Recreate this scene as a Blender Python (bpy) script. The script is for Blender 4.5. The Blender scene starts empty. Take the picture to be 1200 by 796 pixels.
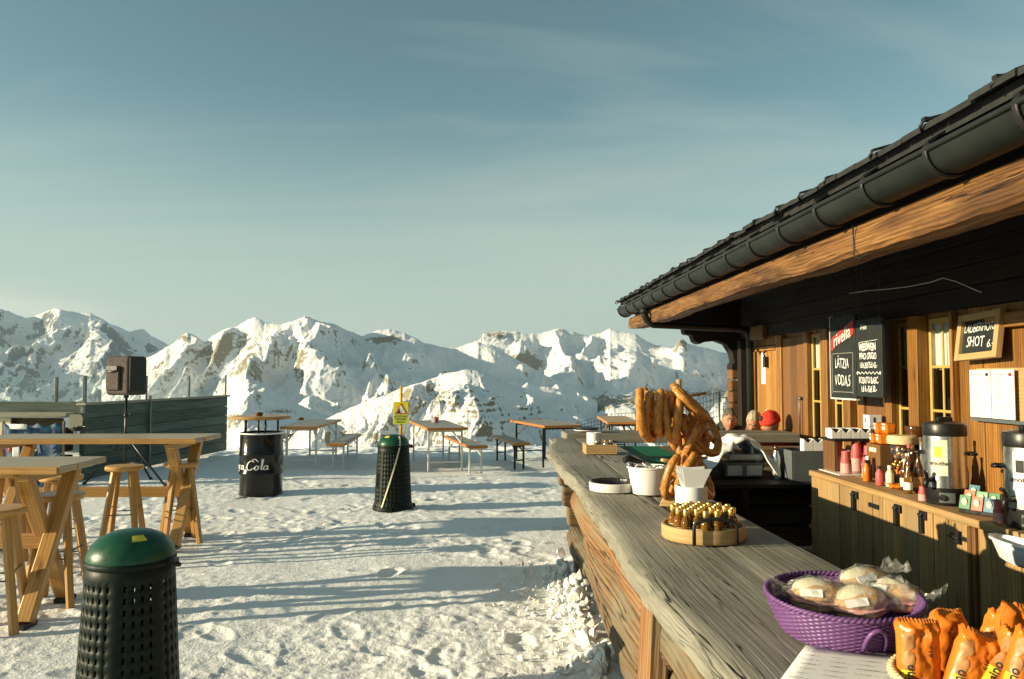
import bpy, bmesh, math, random
import numpy as np
from mathutils import Vector, Matrix, Euler
random.seed(7)
SC = bpy.context.scene
COL = SC.collection
R = math.radians
F = 900.0                     # focal length in photo pixels (photo 1200 x 796)
YAW = math.atan2(25, 900)     # hut axis is world +Y; the camera looks slightly to the right of it
PITCH = math.atan2(42, 900)
EYE = Vector((0, 0, 1.65))

# ------------------------------------------------------------------ camera
cd = bpy.data.cameras.new('camera'); cam = bpy.data.objects.new('camera', cd); COL.objects.link(cam)
cd.sensor_width = 36; cd.lens = 36 * F / 1200; cd.clip_start = 0.05; cd.clip_end = 40000
cam.location = EYE
cam.rotation_euler = Euler((R(90) + PITCH, 0, -YAW), 'XYZ')
SC.camera = cam
CM = cam.rotation_euler.to_matrix()

def ray(px, py):
    return CM @ Vector(((px - 600) / F, -(py - 398) / F, -1))
def on_z(px, py, z):
    d = ray(px, py); return EYE + d * ((z - EYE.z) / d.z)
def on_x(px, py, x):
    d = ray(px, py); return EYE + d * (x / d.x)
def on_y(px, py, y):
    d = ray(px, py); return EYE + d * (y / d.y)

# ------------------------------------------------------------------ tags
def tag(o, label=None, cat=None, group=None, kind=None):
    if label: o['label'] = label
    if cat: o['category'] = cat
    if group: o['group'] = group
    if kind: o['kind'] = kind
    return o
def thing(name, loc, label, cat, group=None, rz=0.0):
    o = bpy.data.objects.new(name, None); COL.objects.link(o)
    o.empty_display_size = 0.1
    o.location = loc; o.rotation_euler = (0, 0, rz)
    return tag(o, label, cat, group)
def copy_tree(o, parent=None):
    c = o.copy(); COL.objects.link(c); c.parent = parent
    for ch in list(o.children): copy_tree(ch, c)
    return c
def dup(o, loc, rz=0.0, label=None, group=None):
    c = copy_tree(o); c.location = loc; c.rotation_euler = (0, 0, rz)
    if label: c['label'] = label
    if group: c['group'] = group
    return c

# ------------------------------------------------------------------ mesh collector
class MB:
    n = 0
    def __init__(s): s.v = []; s.f = []; s.uv = []; s.m = []; s.sm = []
    def bid(s): MB.n += 1; return (MB.n * 37) % 197 * 10.0
    def face(s, idx, uv, m=0, sm=False):
        s.f.append(tuple(idx)); s.uv.append(uv); s.m.append(m); s.sm.append(sm)
    def box(s, c, size, rot=None, m=0, tw=1.0, jit=0.0):
        c = Vector(c); h = [q / 2 for q in size]; off = s.bid(); b = len(s.v); u0 = random.random() * 20
        loc = []
        for x in (-1, 1):
            for y in (-1, 1):
                for z in (-1, 1):
                    p = Vector((x * h[0], y * h[1], z * h[2])); 
                    if tw != 1.0 and z > 0: p.x *= tw; p.y *= tw
                    if jit: p += Vector((random.uniform(-jit, jit), random.uniform(-jit, jit), random.uniform(-jit, jit)))
                    loc.append(p); s.v.append(c + (rot @ p if rot else p))
        L = max(range(3), key=lambda k: size[k])
        for q, ax in (((0, 1, 3, 2), 0), ((4, 6, 7, 5), 0), ((0, 4, 5, 1), 1), ((2, 3, 7, 6), 1), ((0, 2, 6, 4), 2), ((1, 5, 7, 3), 2)):
            o = [k for k in range(3) if k != ax]
            if L in o: ua = L; va = [k for k in o if k != L][0]
            else: ua, va = o
            s.face([b + k for k in q], [(u0 + loc[k][ua], off + loc[k][va] + (0.37 * ax if ax != L else 2.1)) for k in q], m)
        return s
    def beam(s, p0, p1, w, h, up=(0, 0, 1), m=0, jit=0.0):
        p0 = Vector(p0); p1 = Vector(p1); d = p1 - p0; L = d.length; d.normalize()
        up = Vector(up)
        if abs(d.dot(up)) > 0.98: up = Vector((0, 1, 0))
        x = d.cross(up).normalized(); z = x.cross(d).normalized()
        rot = Matrix((x, d, z)).transposed()
        return s.box((p0 + p1) / 2, (w, L, h), rot, m, jit=jit)
    def tube(s, pts, r, n=8, m=0, closed=False, caps=True, sm=True, flat=1.0, up0=None):
        pts = [Vector(p) for p in pts]; K = len(pts)
        rs = list(r) if hasattr(r, '__len__') else [r] * K
        off = s.bid(); b = len(s.v); u = 0.0; us = []
        t0 = (pts[1] - pts[0]).normalized()
        up = Vector(up0) if up0 else (Vector((0, 0, 1)) if abs(t0.z) < 0.9 else Vector((1, 0, 0)))
        nx = t0.cross(up).normalized()
        for i in range(K):
            if closed: t = (pts[(i + 1) % K] - pts[i - 1])
            else: t = pts[min(i + 1, K - 1)] - pts[max(i - 1, 0)]
            if t.length < 1e-9: t = t0
            t.normalize()
            nx = (nx - t * nx.dot(t))
            if nx.length < 1e-6: nx = t.cross(Vector((0.3, 0.5, 0.8)))
            nx.normalize(); ny = t.cross(nx)
            if i: u += (pts[i] - pts[i - 1]).length
            us.append(u)
            for k in range(n):
                a = 2 * math.pi * k / n
                s.v.append(pts[i] + nx * (math.cos(a) * rs[i]) + ny * (math.sin(a) * rs[i] * flat))
        segs = K if closed else K - 1; rm = sum(rs) / K
        for i in range(segs):
            j = (i + 1) % K; uj = us[j] if j else u + (pts[0] - pts[-1]).length
            for k in range(n):
                k2 = (k + 1) % n
                va, vb = off + k / n * 6.28 * rm, off + (k + 1) / n * 6.28 * rm
                s.face((b + i * n + k, b + i * n + k2, b + j * n + k2, b + j * n + k), [(us[i], va), (us[i], vb), (uj, vb), (uj, va)], m, sm)
        if caps and not closed:
            s.face([b + k for k in range(n)][::-1], [(s.v[b + k].x, off + s.v[b + k].z % 1) for k in range(n)][::-1], m)
            e = b + (K - 1) * n
            s.face([e + k for k in range(n)], [(s.v[e + k].x, off + s.v[e + k].z % 1) for k in range(n)], m)
        return s
    def lathe(s, prof, c=(0, 0, 0), n=24, m=0, sm=True, sx=1.0, sy=1.0, a0=0.0):
        c = Vector(c); b = len(s.v); off = s.bid(); ls = 0.0; K = len(prof)
        for i, (r, z) in enumerate(prof):
            for k in range(n):
                a = a0 + 2 * math.pi * k / n
                s.v.append(c + Vector((r * sx * math.cos(a), r * sy * math.sin(a), z)))
        for i in range(K - 1):
            (r0, z0), (r1, z1) = prof[i], prof[i + 1]; l2 = ls + math.hypot(r1 - r0, z1 - z0); rr = max(r0, r1, 1e-4)
            for k in range(n):
                k2 = (k + 1) % n; ua, ub = k / n * 6.28 * rr, (k + 1) / n * 6.28 * rr
                q = [b + i * n + k, b + i * n + k2, b + (i + 1) * n + k2, b + (i + 1) * n + k]
                uv = [(ua, off + ls), (ub, off + ls), (ub, off + l2), (ua, off + l2)]
                if r0 < 1e-6: q = [q[0], q[2], q[3]]; uv = [uv[0], uv[2], uv[3]]
                elif r1 < 1e-6: q = q[:3]; uv = uv[:3]
                s.face(q, uv, m, sm)
            ls = l2
        return s
    def prism(s, poly, o, ux, uy, dep, m=0):
        o, ux, uy, dep = Vector(o), Vector(ux), Vector(uy), Vector(dep); b = len(s.v); n = len(poly); off = s.bid()
        for k in (0, 1):
            for x, y in poly: s.v.append(o + ux * x + uy * y + dep * k)
        uv = [(x, off + y) for x, y in poly]
        flip = ux.cross(uy).dot(dep) > 0
        A = list(range(n)); 
        s.face([b + k for k in (A[::-1] if flip else A)], uv[::-1] if flip else uv, m)
        s.face([b + n + k for k in (A if flip else A[::-1])], uv if flip else uv[::-1], m)
        for k in range(n):
            k2 = (k + 1) % n
            q = (b + k, b + k2, b + n + k2, b + n + k); L = dep.length
            w = [(poly[k][0], off + 3), (poly[k2][0], off + 3), (poly[k2][0], off + 3 + L), (poly[k][0], off + 3 + L)]
            if not flip: q = q[::-1]; w = w[::-1]
            s.face(q, w, m)
        return s
    def ell(s, c, r, n=14, m=0, rot=None, fn=None):
        c = Vector(c); b = len(s.v); K = n // 2 + 1
        for i in range(K):
            ph = math.pi * i / (K - 1)
            for k in range(n):
                a = 2 * math.pi * k / n
                p = Vector((math.sin(ph) * math.cos(a), math.sin(ph) * math.sin(a), math.cos(ph)))
                sc = fn(p) if fn else 1.0
                p = Vector((p.x * r[0], p.y * r[1], p.z * r[2])) * sc
                s.v.append(c + (rot @ p if rot else p))
        for i in range(K - 1):
            for k in range(n):
                k2 = (k + 1) % n
                q = [b + i * n + k, b + (i + 1) * n + k, b + (i + 1) * n + k2, b + i * n + k2]
                if i == 0: q = q[:3]
                elif i == K - 2: q = [q[0], q[1], q[3]]
                s.face(q, [(s.v[j].x, s.v[j].z) for j in q], m, True)
        return s
    def grid(s, P, uv=None, m=0, sm=True):
        """P[i][j] -> points"""
        b = len(s.v); I = len(P); J = len(P[0]); off = s.bid()
        for row in P:
            for p in row: s.v.append(Vector(p))
        for i in range(I - 1):
            for j in range(J - 1):
                q = [b + i * J + j, b + i * J + j + 1, b + (i + 1) * J + j + 1, b + (i + 1) * J + j]
                ij = [(i, j), (i, j + 1), (i + 1, j + 1), (i + 1, j)]
                w = [uv(a, c) for a, c in ij] if uv else [(s.v[k].x, off + s.v[k].y) for k in q]
                s.face(q, w, m, sm)
        return s
    def add(s, verts, faces, m=0, sm=False):
        b = len(s.v)
        for p in verts: s.v.append(Vector(p))
        for f in faces: s.face([b + k for k in f], [(s.v[b + k].x, s.v[b + k].y) for k in f], m, sm)
        return s
    def build(s, name, mats, parent=None, loc=None, bevel=0.0, seg=2, angle=None, flipcheck=True, solid=0.0):
        me = bpy.data.meshes.new(name)
        me.from_pydata([tuple(p) for p in s.v], [], s.f)
        if not isinstance(mats, (list, tuple)): mats = [mats]
        for q in mats: me.materials.append(q)
        ul = me.uv_layers.new(name='UVMap')
        flat = np.array([c for f in s.uv for c in f], dtype=np.float32).ravel()
        ul.data.foreach_set('uv', flat)
        me.polygons.foreach_set('material_index', np.array(s.m, dtype=np.int32))
        me.polygons.foreach_set('use_smooth', np.array(s.sm, dtype=bool))
        if flipcheck:
            bm = bmesh.new(); bm.from_mesh(me); bmesh.ops.recalc_face_normals(bm, faces=bm.faces); bm.to_mesh(me); bm.free()
        if angle: me.set_sharp_from_angle(angle=R(angle))
        me.update()
        o = bpy.data.objects.new(name, me); COL.objects.link(o)
        if parent: o.parent = parent
        if loc is not None: o.location = loc
        if solid:
            md = o.modifiers.new('solid', 'SOLIDIFY'); md.thickness = solid; md.offset = 0
        if bevel:
            md = o.modifiers.new('bevel', 'BEVEL'); md.width = bevel; md.segments = seg; md.limit_method = 'ANGLE'; md.angle_limit = R(40)
            md.harden_normals = False
        return o

def text_geo(txt, size=0.1, spacing=1.0, align='CENTER', bold=0.0, shear=0.0):
    cu = bpy.data.curves.new('lettering', 'FONT'); cu.body = txt; cu.size = size; cu.align_x = align; cu.align_y = 'CENTER'
    cu.space_character = spacing; cu.offset = bold; cu.shear = shear; cu.resolution_u = 3
    o = bpy.data.objects.new('lettering', cu); COL.objects.link(o)
    dg = bpy.context.evaluated_depsgraph_get(); me = o.evaluated_get(dg).to_mesh()
    v = [tuple(p.co) for p in me.vertices]; f = [tuple(p.vertices) for p in me.polygons]
    o.evaluated_get(dg).to_mesh_clear(); bpy.data.objects.remove(o); bpy.data.curves.remove(cu)
    return v, f
def put_text(mb, txt, o, ux, uy, size, m=0, sx=1.0, hand=0.0, **k):
    """letters lying in the plane o + x*ux + y*uy"""
    v, f = text_geo(txt, size, **k); o, ux, uy = Vector(o), Vector(ux), Vector(uy)
    if hand:   # uneven hand lettering
        q = random.uniform(0, 9); v = [(x + hand * size * .10 * math.sin(y / size * 7 + q + x / size * 1.3), y + hand * size * (.10 * math.sin(x / size * 1.9 + q) + .05 * math.sin(x / size * 5.1 + q * 2)), z) for x, y, z in v]
    mb.add([o + ux * (x * sx) + uy * y for x, y, z in v], f, m); return mb

# ------------------------------------------------------------------ materials
class NT:
    def __init__(s, nt): s.nt = nt
    def n(s, t, ins=None, **props):
        x = s.nt.nodes.new(t)
        for k, v in props.items(): setattr(x, k, v)
        for k, v in (ins or {}).items():
            if isinstance(v, bpy.types.NodeSocket): s.nt.links.new(v, x.inputs[k])
            else: x.inputs[k].default_value = v
        return x
    def math(s, op, a, b=0.0, clamp=False):
        x = s.n('ShaderNodeMath', {0: a, 1: b}, operation=op, use_clamp=clamp); return x.outputs[0]
    def mix(s, f, a, b, mode='MIX'):
        x = s.n('ShaderNodeMix', data_type='RGBA', blend_type=mode)
        for i, v in ((0, f), (6, a), (7, b)):
            if isinstance(v, bpy.types.NodeSocket): s.nt.links.new(v, x.inputs[i])
            else: x.inputs[i].default_value = v if i == 0 else c4(v)
        return x.outputs[2]
    def ramp(s, f, stops):
        x = s.n('ShaderNodeValToRGB', {0: f}); e = x.color_ramp.elements
        while len(e) < len(stops): e.new(0.5)
        for q, (p, c) in zip(e, stops): q.position = p; q.color = c4(c)
        return x.outputs[0]
    def noise(s, vec, scale, detail=4, rough=0.55, dist=0.0):
        x = s.n('ShaderNodeTexNoise', {'Scale': scale, 'Detail': detail, 'Roughness': rough, 'Distortion': dist})
        if vec is not None: s.nt.links.new(vec, x.inputs['Vector'])
        return x.outputs[0]
    def mapping(s, vec, scale=(1, 1, 1), loc=(0, 0, 0)):
        x = s.n('ShaderNodeMapping', {'Scale': scale, 'Location': loc}); s.nt.links.new(vec, x.inputs[0]); return x.outputs[0]
    def bump(s, h, strength, dist, normal=None):
        x = s.n('ShaderNodeBump', {'Height': h, 'Strength': strength, 'Distance': dist})
        if normal is not None: s.nt.links.new(normal, x.inputs['Normal'])
        return x.outputs[0]
def c4(c):
    if isinstance(c, (int, float)): return (c, c, c, 1)
    return tuple(c) if len(c) == 4 else tuple(c) + (1,)
def srgb(r, g, b):
    f = lambda x: x / 12.92 if x <= 0.04045 else ((x + 0.055) / 1.055) ** 2.4
    return (f(r / 255), f(g / 255), f(b / 255))
def base(name):
    m = bpy.data.materials.new(name); m.use_nodes = True
    t = NT(m.node_tree); b = m.node_tree.nodes['Principled BSDF']
    return m, t, b
def L(t, a, b): t.nt.links.new(a, b)

def paint(name, col, rough=0.5, var=0.12, scale=12, bump=0.0, bscale=60, metal=0.0, coat=0.0, spec=0.5, trans=0.0, alpha=1.0, ior=1.45, col2=None, aniso=0.0):
    m, t, b = base(name)
    tc = t.n('ShaderNodeTexCoord').outputs['Object']
    nz = t.noise(tc, scale, 5, 0.6)
    f = t.n('ShaderNodeMapRange', {0: nz, 1: 0.3, 2: 0.7, 3: 1 - var, 4: 1 + var}).outputs[0]
    if col2: col = t.mix(t.n('ShaderNodeMapRange', {0: t.noise(tc, scale * 1.7, 6, 0.65, 0.4), 1: 0.46, 2: 0.66}).outputs[0], col, col2)
    L(t, t.mix(1.0, col, f, 'MULTIPLY'), b.inputs['Base Color'])
    b.inputs['Anisotropic'].default_value = aniso
    rr = t.n('ShaderNodeMapRange', {0: t.noise(tc, scale * 2.3, 4), 1: 0.3, 2: 0.7, 3: max(0.02, rough - 0.08), 4: min(1, rough + 0.1)}).outputs[0]
    L(t, rr, b.inputs['Roughness'])
    b.inputs['Metallic'].default_value = metal; b.inputs['Coat Weight'].default_value = coat
    b.inputs['Specular IOR Level'].default_value = spec; b.inputs['Transmission Weight'].default_value = trans
    b.inputs['Alpha'].default_value = alpha; b.inputs['IOR'].default_value = ior
    if bump: L(t, t.bump(t.noise(tc, bscale, 5), 1.0, bump), b.inputs['Normal'])
    return m

def wood(name, ca, cb, cc=None, grain=(1.6, 38), warp=0.028, rough=0.6, bump=0.002, board=0.18, knots=0.6, crack=0.0, ring=0.5, spec=0.35, blotch=0.0, blotchcol=(0.2, 0.2, 0.18)):
    """UV-mapped timber: u along the grain, every board carries its own offset in v"""
    m, t, b = base(name)
    uv = t.n('ShaderNodeUVMap').outputs[0]
    sep = t.n('ShaderNodeSeparateXYZ', {0: uv})
    bid = t.math('FLOOR', t.math('DIVIDE', t.math('ADD', sep.outputs[1], 2.0), 10.0))
    wn = t.n('ShaderNodeTexWhiteNoise', {'W': bid}, noise_dimensions='1D').outputs[0]
    wrp = t.noise(t.mapping(uv, (1.3, 6, 1)), 1.0, 3, 0.5)
    v2 = t.math('ADD', sep.outputs[1], t.math('MULTIPLY', wrp, warp))
    cv = t.n('ShaderNodeCombineXYZ', {0: sep.outputs[0], 1: v2}).outputs[0]
    g1 = t.noise(t.mapping(cv, (grain[0], grain[1], 1)), 1.0, 6, 0.65, 0.3)
    g2 = t.noise(t.mapping(cv, (grain[0] * 4, grain[1] * 4, 1)), 1.0, 3, 0.6)
    wv = t.n('ShaderNodeTexWave', {'Vector': t.mapping(cv, (0.5, 5, 1)), 'Scale': 2.6, 'Distortion': 3.0, 'Detail': 4, 'Detail Scale': 1.8}, wave_type='BANDS', bands_direction='Y').outputs['Fac']
    g = t.math('ADD', t.math('MULTIPLY', g1, 0.75 - 0.3 * ring), t.math('ADD', t.math('MULTIPLY', g2, 0.25), t.math('MULTIPLY', wv, 0.3 * ring)))
    stops = [(0.28, cb), (0.68, ca)] if cc is None else [(0.24, cb), (0.5, ca), (0.76, cc)]
    col = t.ramp(g, stops)
    bf = t.n('ShaderNodeMapRange', {0: wn, 1: 0, 2: 1, 3: 1 - board, 4: 1 + board}).outputs[0]
    col = t.mix(1.0, col, bf, 'MULTIPLY')
    h = g
    if knots:
        vo = t.n('ShaderNodeTexVoronoi', {'Vector': t.mapping(cv, (1.0, 4.6, 1)), 'Scale': 1.3}, feature='F1').outputs['Distance']
        k = t.n('ShaderNodeMapRange', {0: vo, 1: 0.06, 2: 0.11, 3: knots, 4: 0}).outputs[0]
        col = t.mix(k, col, tuple(q * 0.35 for q in cb[:3]))
    if blotch:
        bn = t.noise(t.mapping(uv, (1.1, 3.5, 1)), 1.3, 5, 0.6)
        k = t.n('ShaderNodeMapRange', {0: bn, 1: 0.46, 2: 0.62, 3: 0, 4: blotch}).outputs[0]
        col = t.mix(k, col, blotchcol)
    if crack:
        cn = t.noise(t.mapping(cv, (0.9, 26, 1)), 1.0, 4, 0.5, 0.6)
        k = t.n('ShaderNodeMapRange', {0: t.math('ABSOLUTE', t.math('SUBTRACT', cn, 0.5)), 1: 0.004, 2: 0.018, 3: 1, 4: 0}).outputs[0]
        k = t.math('MULTIPLY', k, t.n('ShaderNodeMapRange', {0: t.noise(t.mapping(uv, (0.8, 6, 1)), 1.0, 3), 1: 0.45, 2: 0.6}).outputs[0])
        col = t.mix(t.math('MULTIPLY', k, crack), col, (0.012, 0.01, 0.008))
        h = t.math('SUBTRACT', h, t.math('MULTIPLY', k, 0.9))
    L(t, col, b.inputs['Base Color'])
    L(t, t.n('ShaderNodeMapRange', {0: g1, 1: 0.3, 2: 0.7, 3: rough + 0.12, 4: max(0.1, rough - 0.1)}).outputs[0], b.inputs['Roughness'])
    b.inputs['Specular IOR Level'].default_value = spec
    L(t, t.bump(h, 0.9, bump), b.inputs['Normal'])
    return m
# ------------------------------------------------------------------ noise in numpy
def _hash(ix, iy, seed):
    h = (ix.astype(np.int64) * 374761393 + iy.astype(np.int64) * 668265263 + seed * 1442695041) & 0x7fffffff
    h = ((h ^ (h >> 13)) * 1274126177) & 0x7fffffff
    return (h ^ (h >> 16)) & 0x7fffffff
def perlin(x, y, seed=0):
    x0 = np.floor(x); y0 = np.floor(y); fx = x - x0; fy = y - y0
    u = fx * fx * fx * (fx * (fx * 6 - 15) + 10); v = fy * fy * fy * (fy * (fy * 6 - 15) + 10)
    def g(ix, iy, dx, dy):
        a = _hash(ix, iy, seed) % 4096 / 4096.0 * 2 * np.pi
        return np.cos(a) * dx + np.sin(a) * dy
    n00 = g(x0, y0, fx, fy); n10 = g(x0 + 1, y0, fx - 1, fy); n01 = g(x0, y0 + 1, fx, fy - 1); n11 = g(x0 + 1, y0 + 1, fx - 1, fy - 1)
    return (n00 * (1 - u) + n10 * u) * (1 - v) + (n01 * (1 - u) + n11 * u) * v * 1.0
def fbm(x, y, o=5, seed=0, gain=0.5, lac=2.03):
    a = 1.0; s = np.zeros_like(x)
    for i in range(o):
        s += a * perlin(x, y, seed + i * 17); x = x * lac + 3.1; y = y * lac + 1.7; a *= gain
    return s
def ridged(x, y, o=5, seed=0, gain=0.5, lac=2.1):
    a = 1.0; s = np.zeros_like(x); w = np.ones_like(x)
    for i in range(o):
        n = 1 - np.abs(perlin(x, y, seed + i * 13)) * 2; n = np.clip(n, 0, 1) ** 2
        s += a * n * w; w = np.clip(n * 1.3, 0, 1); x = x * lac + 5.2; y = y * lac + 2.9; a *= gain
    return s
def sstep(a, b, x):
    t = np.clip((x - a) / (b - a), 0, 1); return t * t * (3 - 2 * t)

def sheet_mesh(name, X, Y, Z, mat, attrs=None):
    I, J = X.shape
    me = bpy.data.meshes.new(name)
    v = np.stack([X, Y, Z], -1).reshape(-1, 3).astype(np.float32)
    idx = np.arange(I * J).reshape(I, J)
    q = np.stack([idx[:-1, :-1], idx[:-1, 1:], idx[1:, 1:], idx[1:, :-1]], -1).reshape(-1, 4)
    me.vertices.add(len(v)); me.vertices.foreach_set('co', v.ravel())
    me.loops.add(len(q) * 4); me.loops.foreach_set('vertex_index', q.ravel().astype(np.int32))
    me.polygons.add(len(q)); me.polygons.foreach_set('loop_start', np.arange(len(q), dtype=np.int32) * 4)
    me.polygons.foreach_set('use_smooth', np.ones(len(q), dtype=bool))
    me.update(calc_edges=True); me.validate()
    for k, a in (attrs or {}).items():
        at = me.attributes.new(k, 'FLOAT', 'POINT'); at.data.foreach_set('value', a.reshape(-1).astype(np.float32))
    me.materials.append(mat)
    o = bpy.data.objects.new(name, me); COL.objects.link(o); o['kind'] = 'structure'
    return o

# ------------------------------------------------------------------ light
SUN_EL = R(12.5); SUN_K = 0.2          # light travels towards (1, K)
def setup_light():
    w = bpy.data.worlds.new('World'); SC.world = w; w.use_nodes = True
    t = NT(w.node_tree); bg = w.node_tree.nodes['Background']
    az = math.atan2(-1, -SUN_K)        # towards the sun: (-1, -K); sky rotation counts clockwise from +Y
    sky = t.n('ShaderNodeTexSky', sky_type='NISHITA', sun_disc=False, sun_elevation=SUN_EL, sun_rotation=az,
              altitude=2200, air_density=1.0, dust_density=SKY_DUST, ozone_density=1.5)
    tc = t.n('ShaderNodeTexCoord').outputs['Generated']
    sep = t.n('ShaderNodeSeparateXYZ', {0: tc})
    # thin cirrus: streaks on a plane far overhead, stronger towards the horizon
    zc = t.math('MAXIMUM', t.math('ADD', sep.outputs[2], 0.12), 0.02)
    px = t.math('DIVIDE', sep.outputs[0], zc); py = t.math('DIVIDE', sep.outputs[1], zc)
    pv = t.n('ShaderNodeCombineXYZ', {0: px, 1: py}).outputs[0]
    rot = t.n('ShaderNodeMapping', {'Rotation': (0, 0, 0.5), 'Scale': (0.35, 1.1, 1)}); L(t, pv, rot.inputs[0])
    c1 = t.noise(rot.outputs[0], 1.0, 7, 0.58, 0.7)
    c2 = t.noise(pv, 0.35, 3, 0.5)
    cf = t.n('ShaderNodeMapRange', {0: t.math('MULTIPLY', c1, t.math('ADD', c2, 0.5)), 1: 0.42, 2: 0.78, 3: 0, 4: 0.5}).outputs[0]
    hs = t.n('ShaderNodeHueSaturation', {'Saturation': SKY_SAT, 'Color': sky.outputs[0]}).outputs[0]
    tint = t.mix(1.0, hs, SKY_TINT, 'MULTIPLY')
    # pale band low over the ridges
    el = sep.outputs[2]
    hz = t.n('ShaderNodeMapRange', {0: el, 1: 0.0, 2: 0.36, 3: 0.95, 4: 0.0}, interpolation_type='SMOOTHSTEP').outputs[0]
    c = t.mix(hz, tint, SKY_LOW)
    c = t.mix(cf, c, SKY_CLOUD)
    # low cloud bank resting on the far-left ridge
    dirv = t.n('ShaderNodeVectorMath', {0: tc}, operation='NORMALIZE').outputs[0]
    def blob(px_, py_, k, sq):
        d = ray(px_, py_).normalized(); df = t.n('ShaderNodeVectorMath', {0: dirv, 1: tuple(d)}, operation='SUBTRACT').outputs[0]
        sc = t.n('ShaderNodeVectorMath', {0: df, 1: (1, 1, sq)}, operation='MULTIPLY').outputs[0]
        ln = t.n('ShaderNodeVectorMath', {0: sc}, operation='LENGTH').outputs['Value']
        ln = t.math('ADD', ln, t.math('MULTIPLY', t.math('SUBTRACT', t.noise(t.mapping(dirv, (14, 14, 40)), 1.0, 6, 0.6), 0.5), 0.07))
        return t.n('ShaderNodeMapRange', {0: ln, 1: 0.0, 2: k, 3: 0.55, 4: 0.0}, interpolation_type='SMOOTHSTEP').outputs[0]
    c = t.mix(blob(20, 362, 0.13, 6), c, (3.3, 3.4, 2.9)); c = t.mix(blob(-120, 350, 0.2, 5), c, (3.2, 3.3, 2.8))
    L(t, c, bg.inputs[0]); bg.inputs[1].default_value = SKY_STR
    sd = bpy.data.lights.new('sun', 'SUN'); so = bpy.data.objects.new('sun', sd); COL.objects.link(so)
    sd.energy = SUN_STR; sd.angle = R(0.5); sd.color = SUN_COL
    d = Vector((1, SUN_K, -math.tan(SUN_EL) * math.hypot(1, SUN_K)))
    so.rotation_euler = d.to_track_quat('-Z', 'Y').to_euler(); so.location = (-20, -5, 12)
SKY_SAT = 0.80; SKY_DUST = 0.6; SKY_TINT = (0.50, 0.66, 0.52); SKY_LOW = (2.25, 2.60, 2.22); SKY_CLOUD = (2.5, 2.75, 2.4)
SKY_STR = 0.10; SUN_STR = 4.0; SUN_COL = (1.0, 0.845, 0.565)
setup_light()
SC.view_settings.view_transform = 'Standard'; SC.view_settings.look = 'None'; SC.view_settings.gamma = 1
SC.view_settings.use_curve_mapping = False; SC.view_settings.exposure = 1.22
SC.cycles.use_denoising = True; SC.cycles.max_bounces = 7; SC.cycles.diffuse_bounces = 3; SC.cycles.glossy_bounces = 3
SC.cycles.transmission_bounces = 6; SC.cycles.transparent_max_bounces = 12; SC.cycles.caustics_reflective = False; SC.cycles.caustics_refractive = False

# ------------------------------------------------------------------ snow and mountains
def mat_snow():
    m, t, b = base('packed_snow')
    p = t.n('ShaderNodeTexCoord').outputs['Object']
    n1 = t.noise(p, 1.3, 5, 0.6); n2 = t.noise(p, 9, 6, 0.65); n3 = t.noise(p, 55, 4, 0.6)
    dirt = t.n('ShaderNodeMapRange', {0: t.noise(p, 0.7, 6, 0.65), 1: 0.52, 2: 0.75, 3: 0, 4: 0.35}).outputs[0]
    col = t.mix(dirt, t.mix(n2, (0.82, 0.82, 0.80), (0.90, 0.895, 0.87)), (0.62, 0.58, 0.49))
    L(t, col, b.inputs['Base Color']); b.inputs['Roughness'].default_value = 0.62; b.inputs['Specular IOR Level'].default_value = 0.3
    h = t.math('ADD', t.math('MULTIPLY', n2, 0.55), t.math('MULTIPLY', n3, 0.22))
    L(t, t.bump(h, 1.0, 0.03), b.inputs['Normal'])
    return m
def mat_mountain(name, scale, rockcol, rockcol2, steep0, steep1, bumpd, shadow_tint=None):
    m, t, b = base(name)
    p = t.n('ShaderNodeTexCoord').outputs['Object']
    at = t.n('ShaderNodeAttribute', attribute_name='rock').outputs['Fac']
    nz = t.n('ShaderNodeSeparateXYZ', {0: t.n('ShaderNodeNewGeometry').outputs['Normal']}).outputs[2]
    n1 = t.noise(p, scale, 8, 0.68); n2 = t.noise(p, scale * 7, 6, 0.7)
    st = t.n('ShaderNodeMapRange', {0: nz, 1: steep0, 2: steep1, 3: 1, 4: 0}).outputs[0]
    k = t.math('ADD', t.math('ADD', at, t.math('MULTIPLY', st, 0.75)), t.math('ADD', t.math('MULTIPLY', t.math('SUBTRACT', n1, 0.5), 1.5), t.math('MULTIPLY', t.math('SUBTRACT', n2, 0.5), 1.8)))
    k = t.n('ShaderNodeMapRange', {0: k, 1: 0.5, 2: 0.68}).outputs[0]
    rock = t.mix(t.noise(p, scale * 12, 5, 0.7), rockcol, rockcol2)
    snow = t.mix(n1, (0.80, 0.81, 0.81), (0.88, 0.88, 0.87))
    L(t, t.mix(k, snow, rock), b.inputs['Base Color']); b.inputs['Roughness'].default_value = 0.75; b.inputs['Specular IOR Level'].default_value = 0.15
    h = t.math('ADD', n1, t.math('MULTIPLY', n2, 0.7))
    L(t, t.bump(h, 1.0, bumpd), b.inputs['Normal'])
    return m

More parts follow.
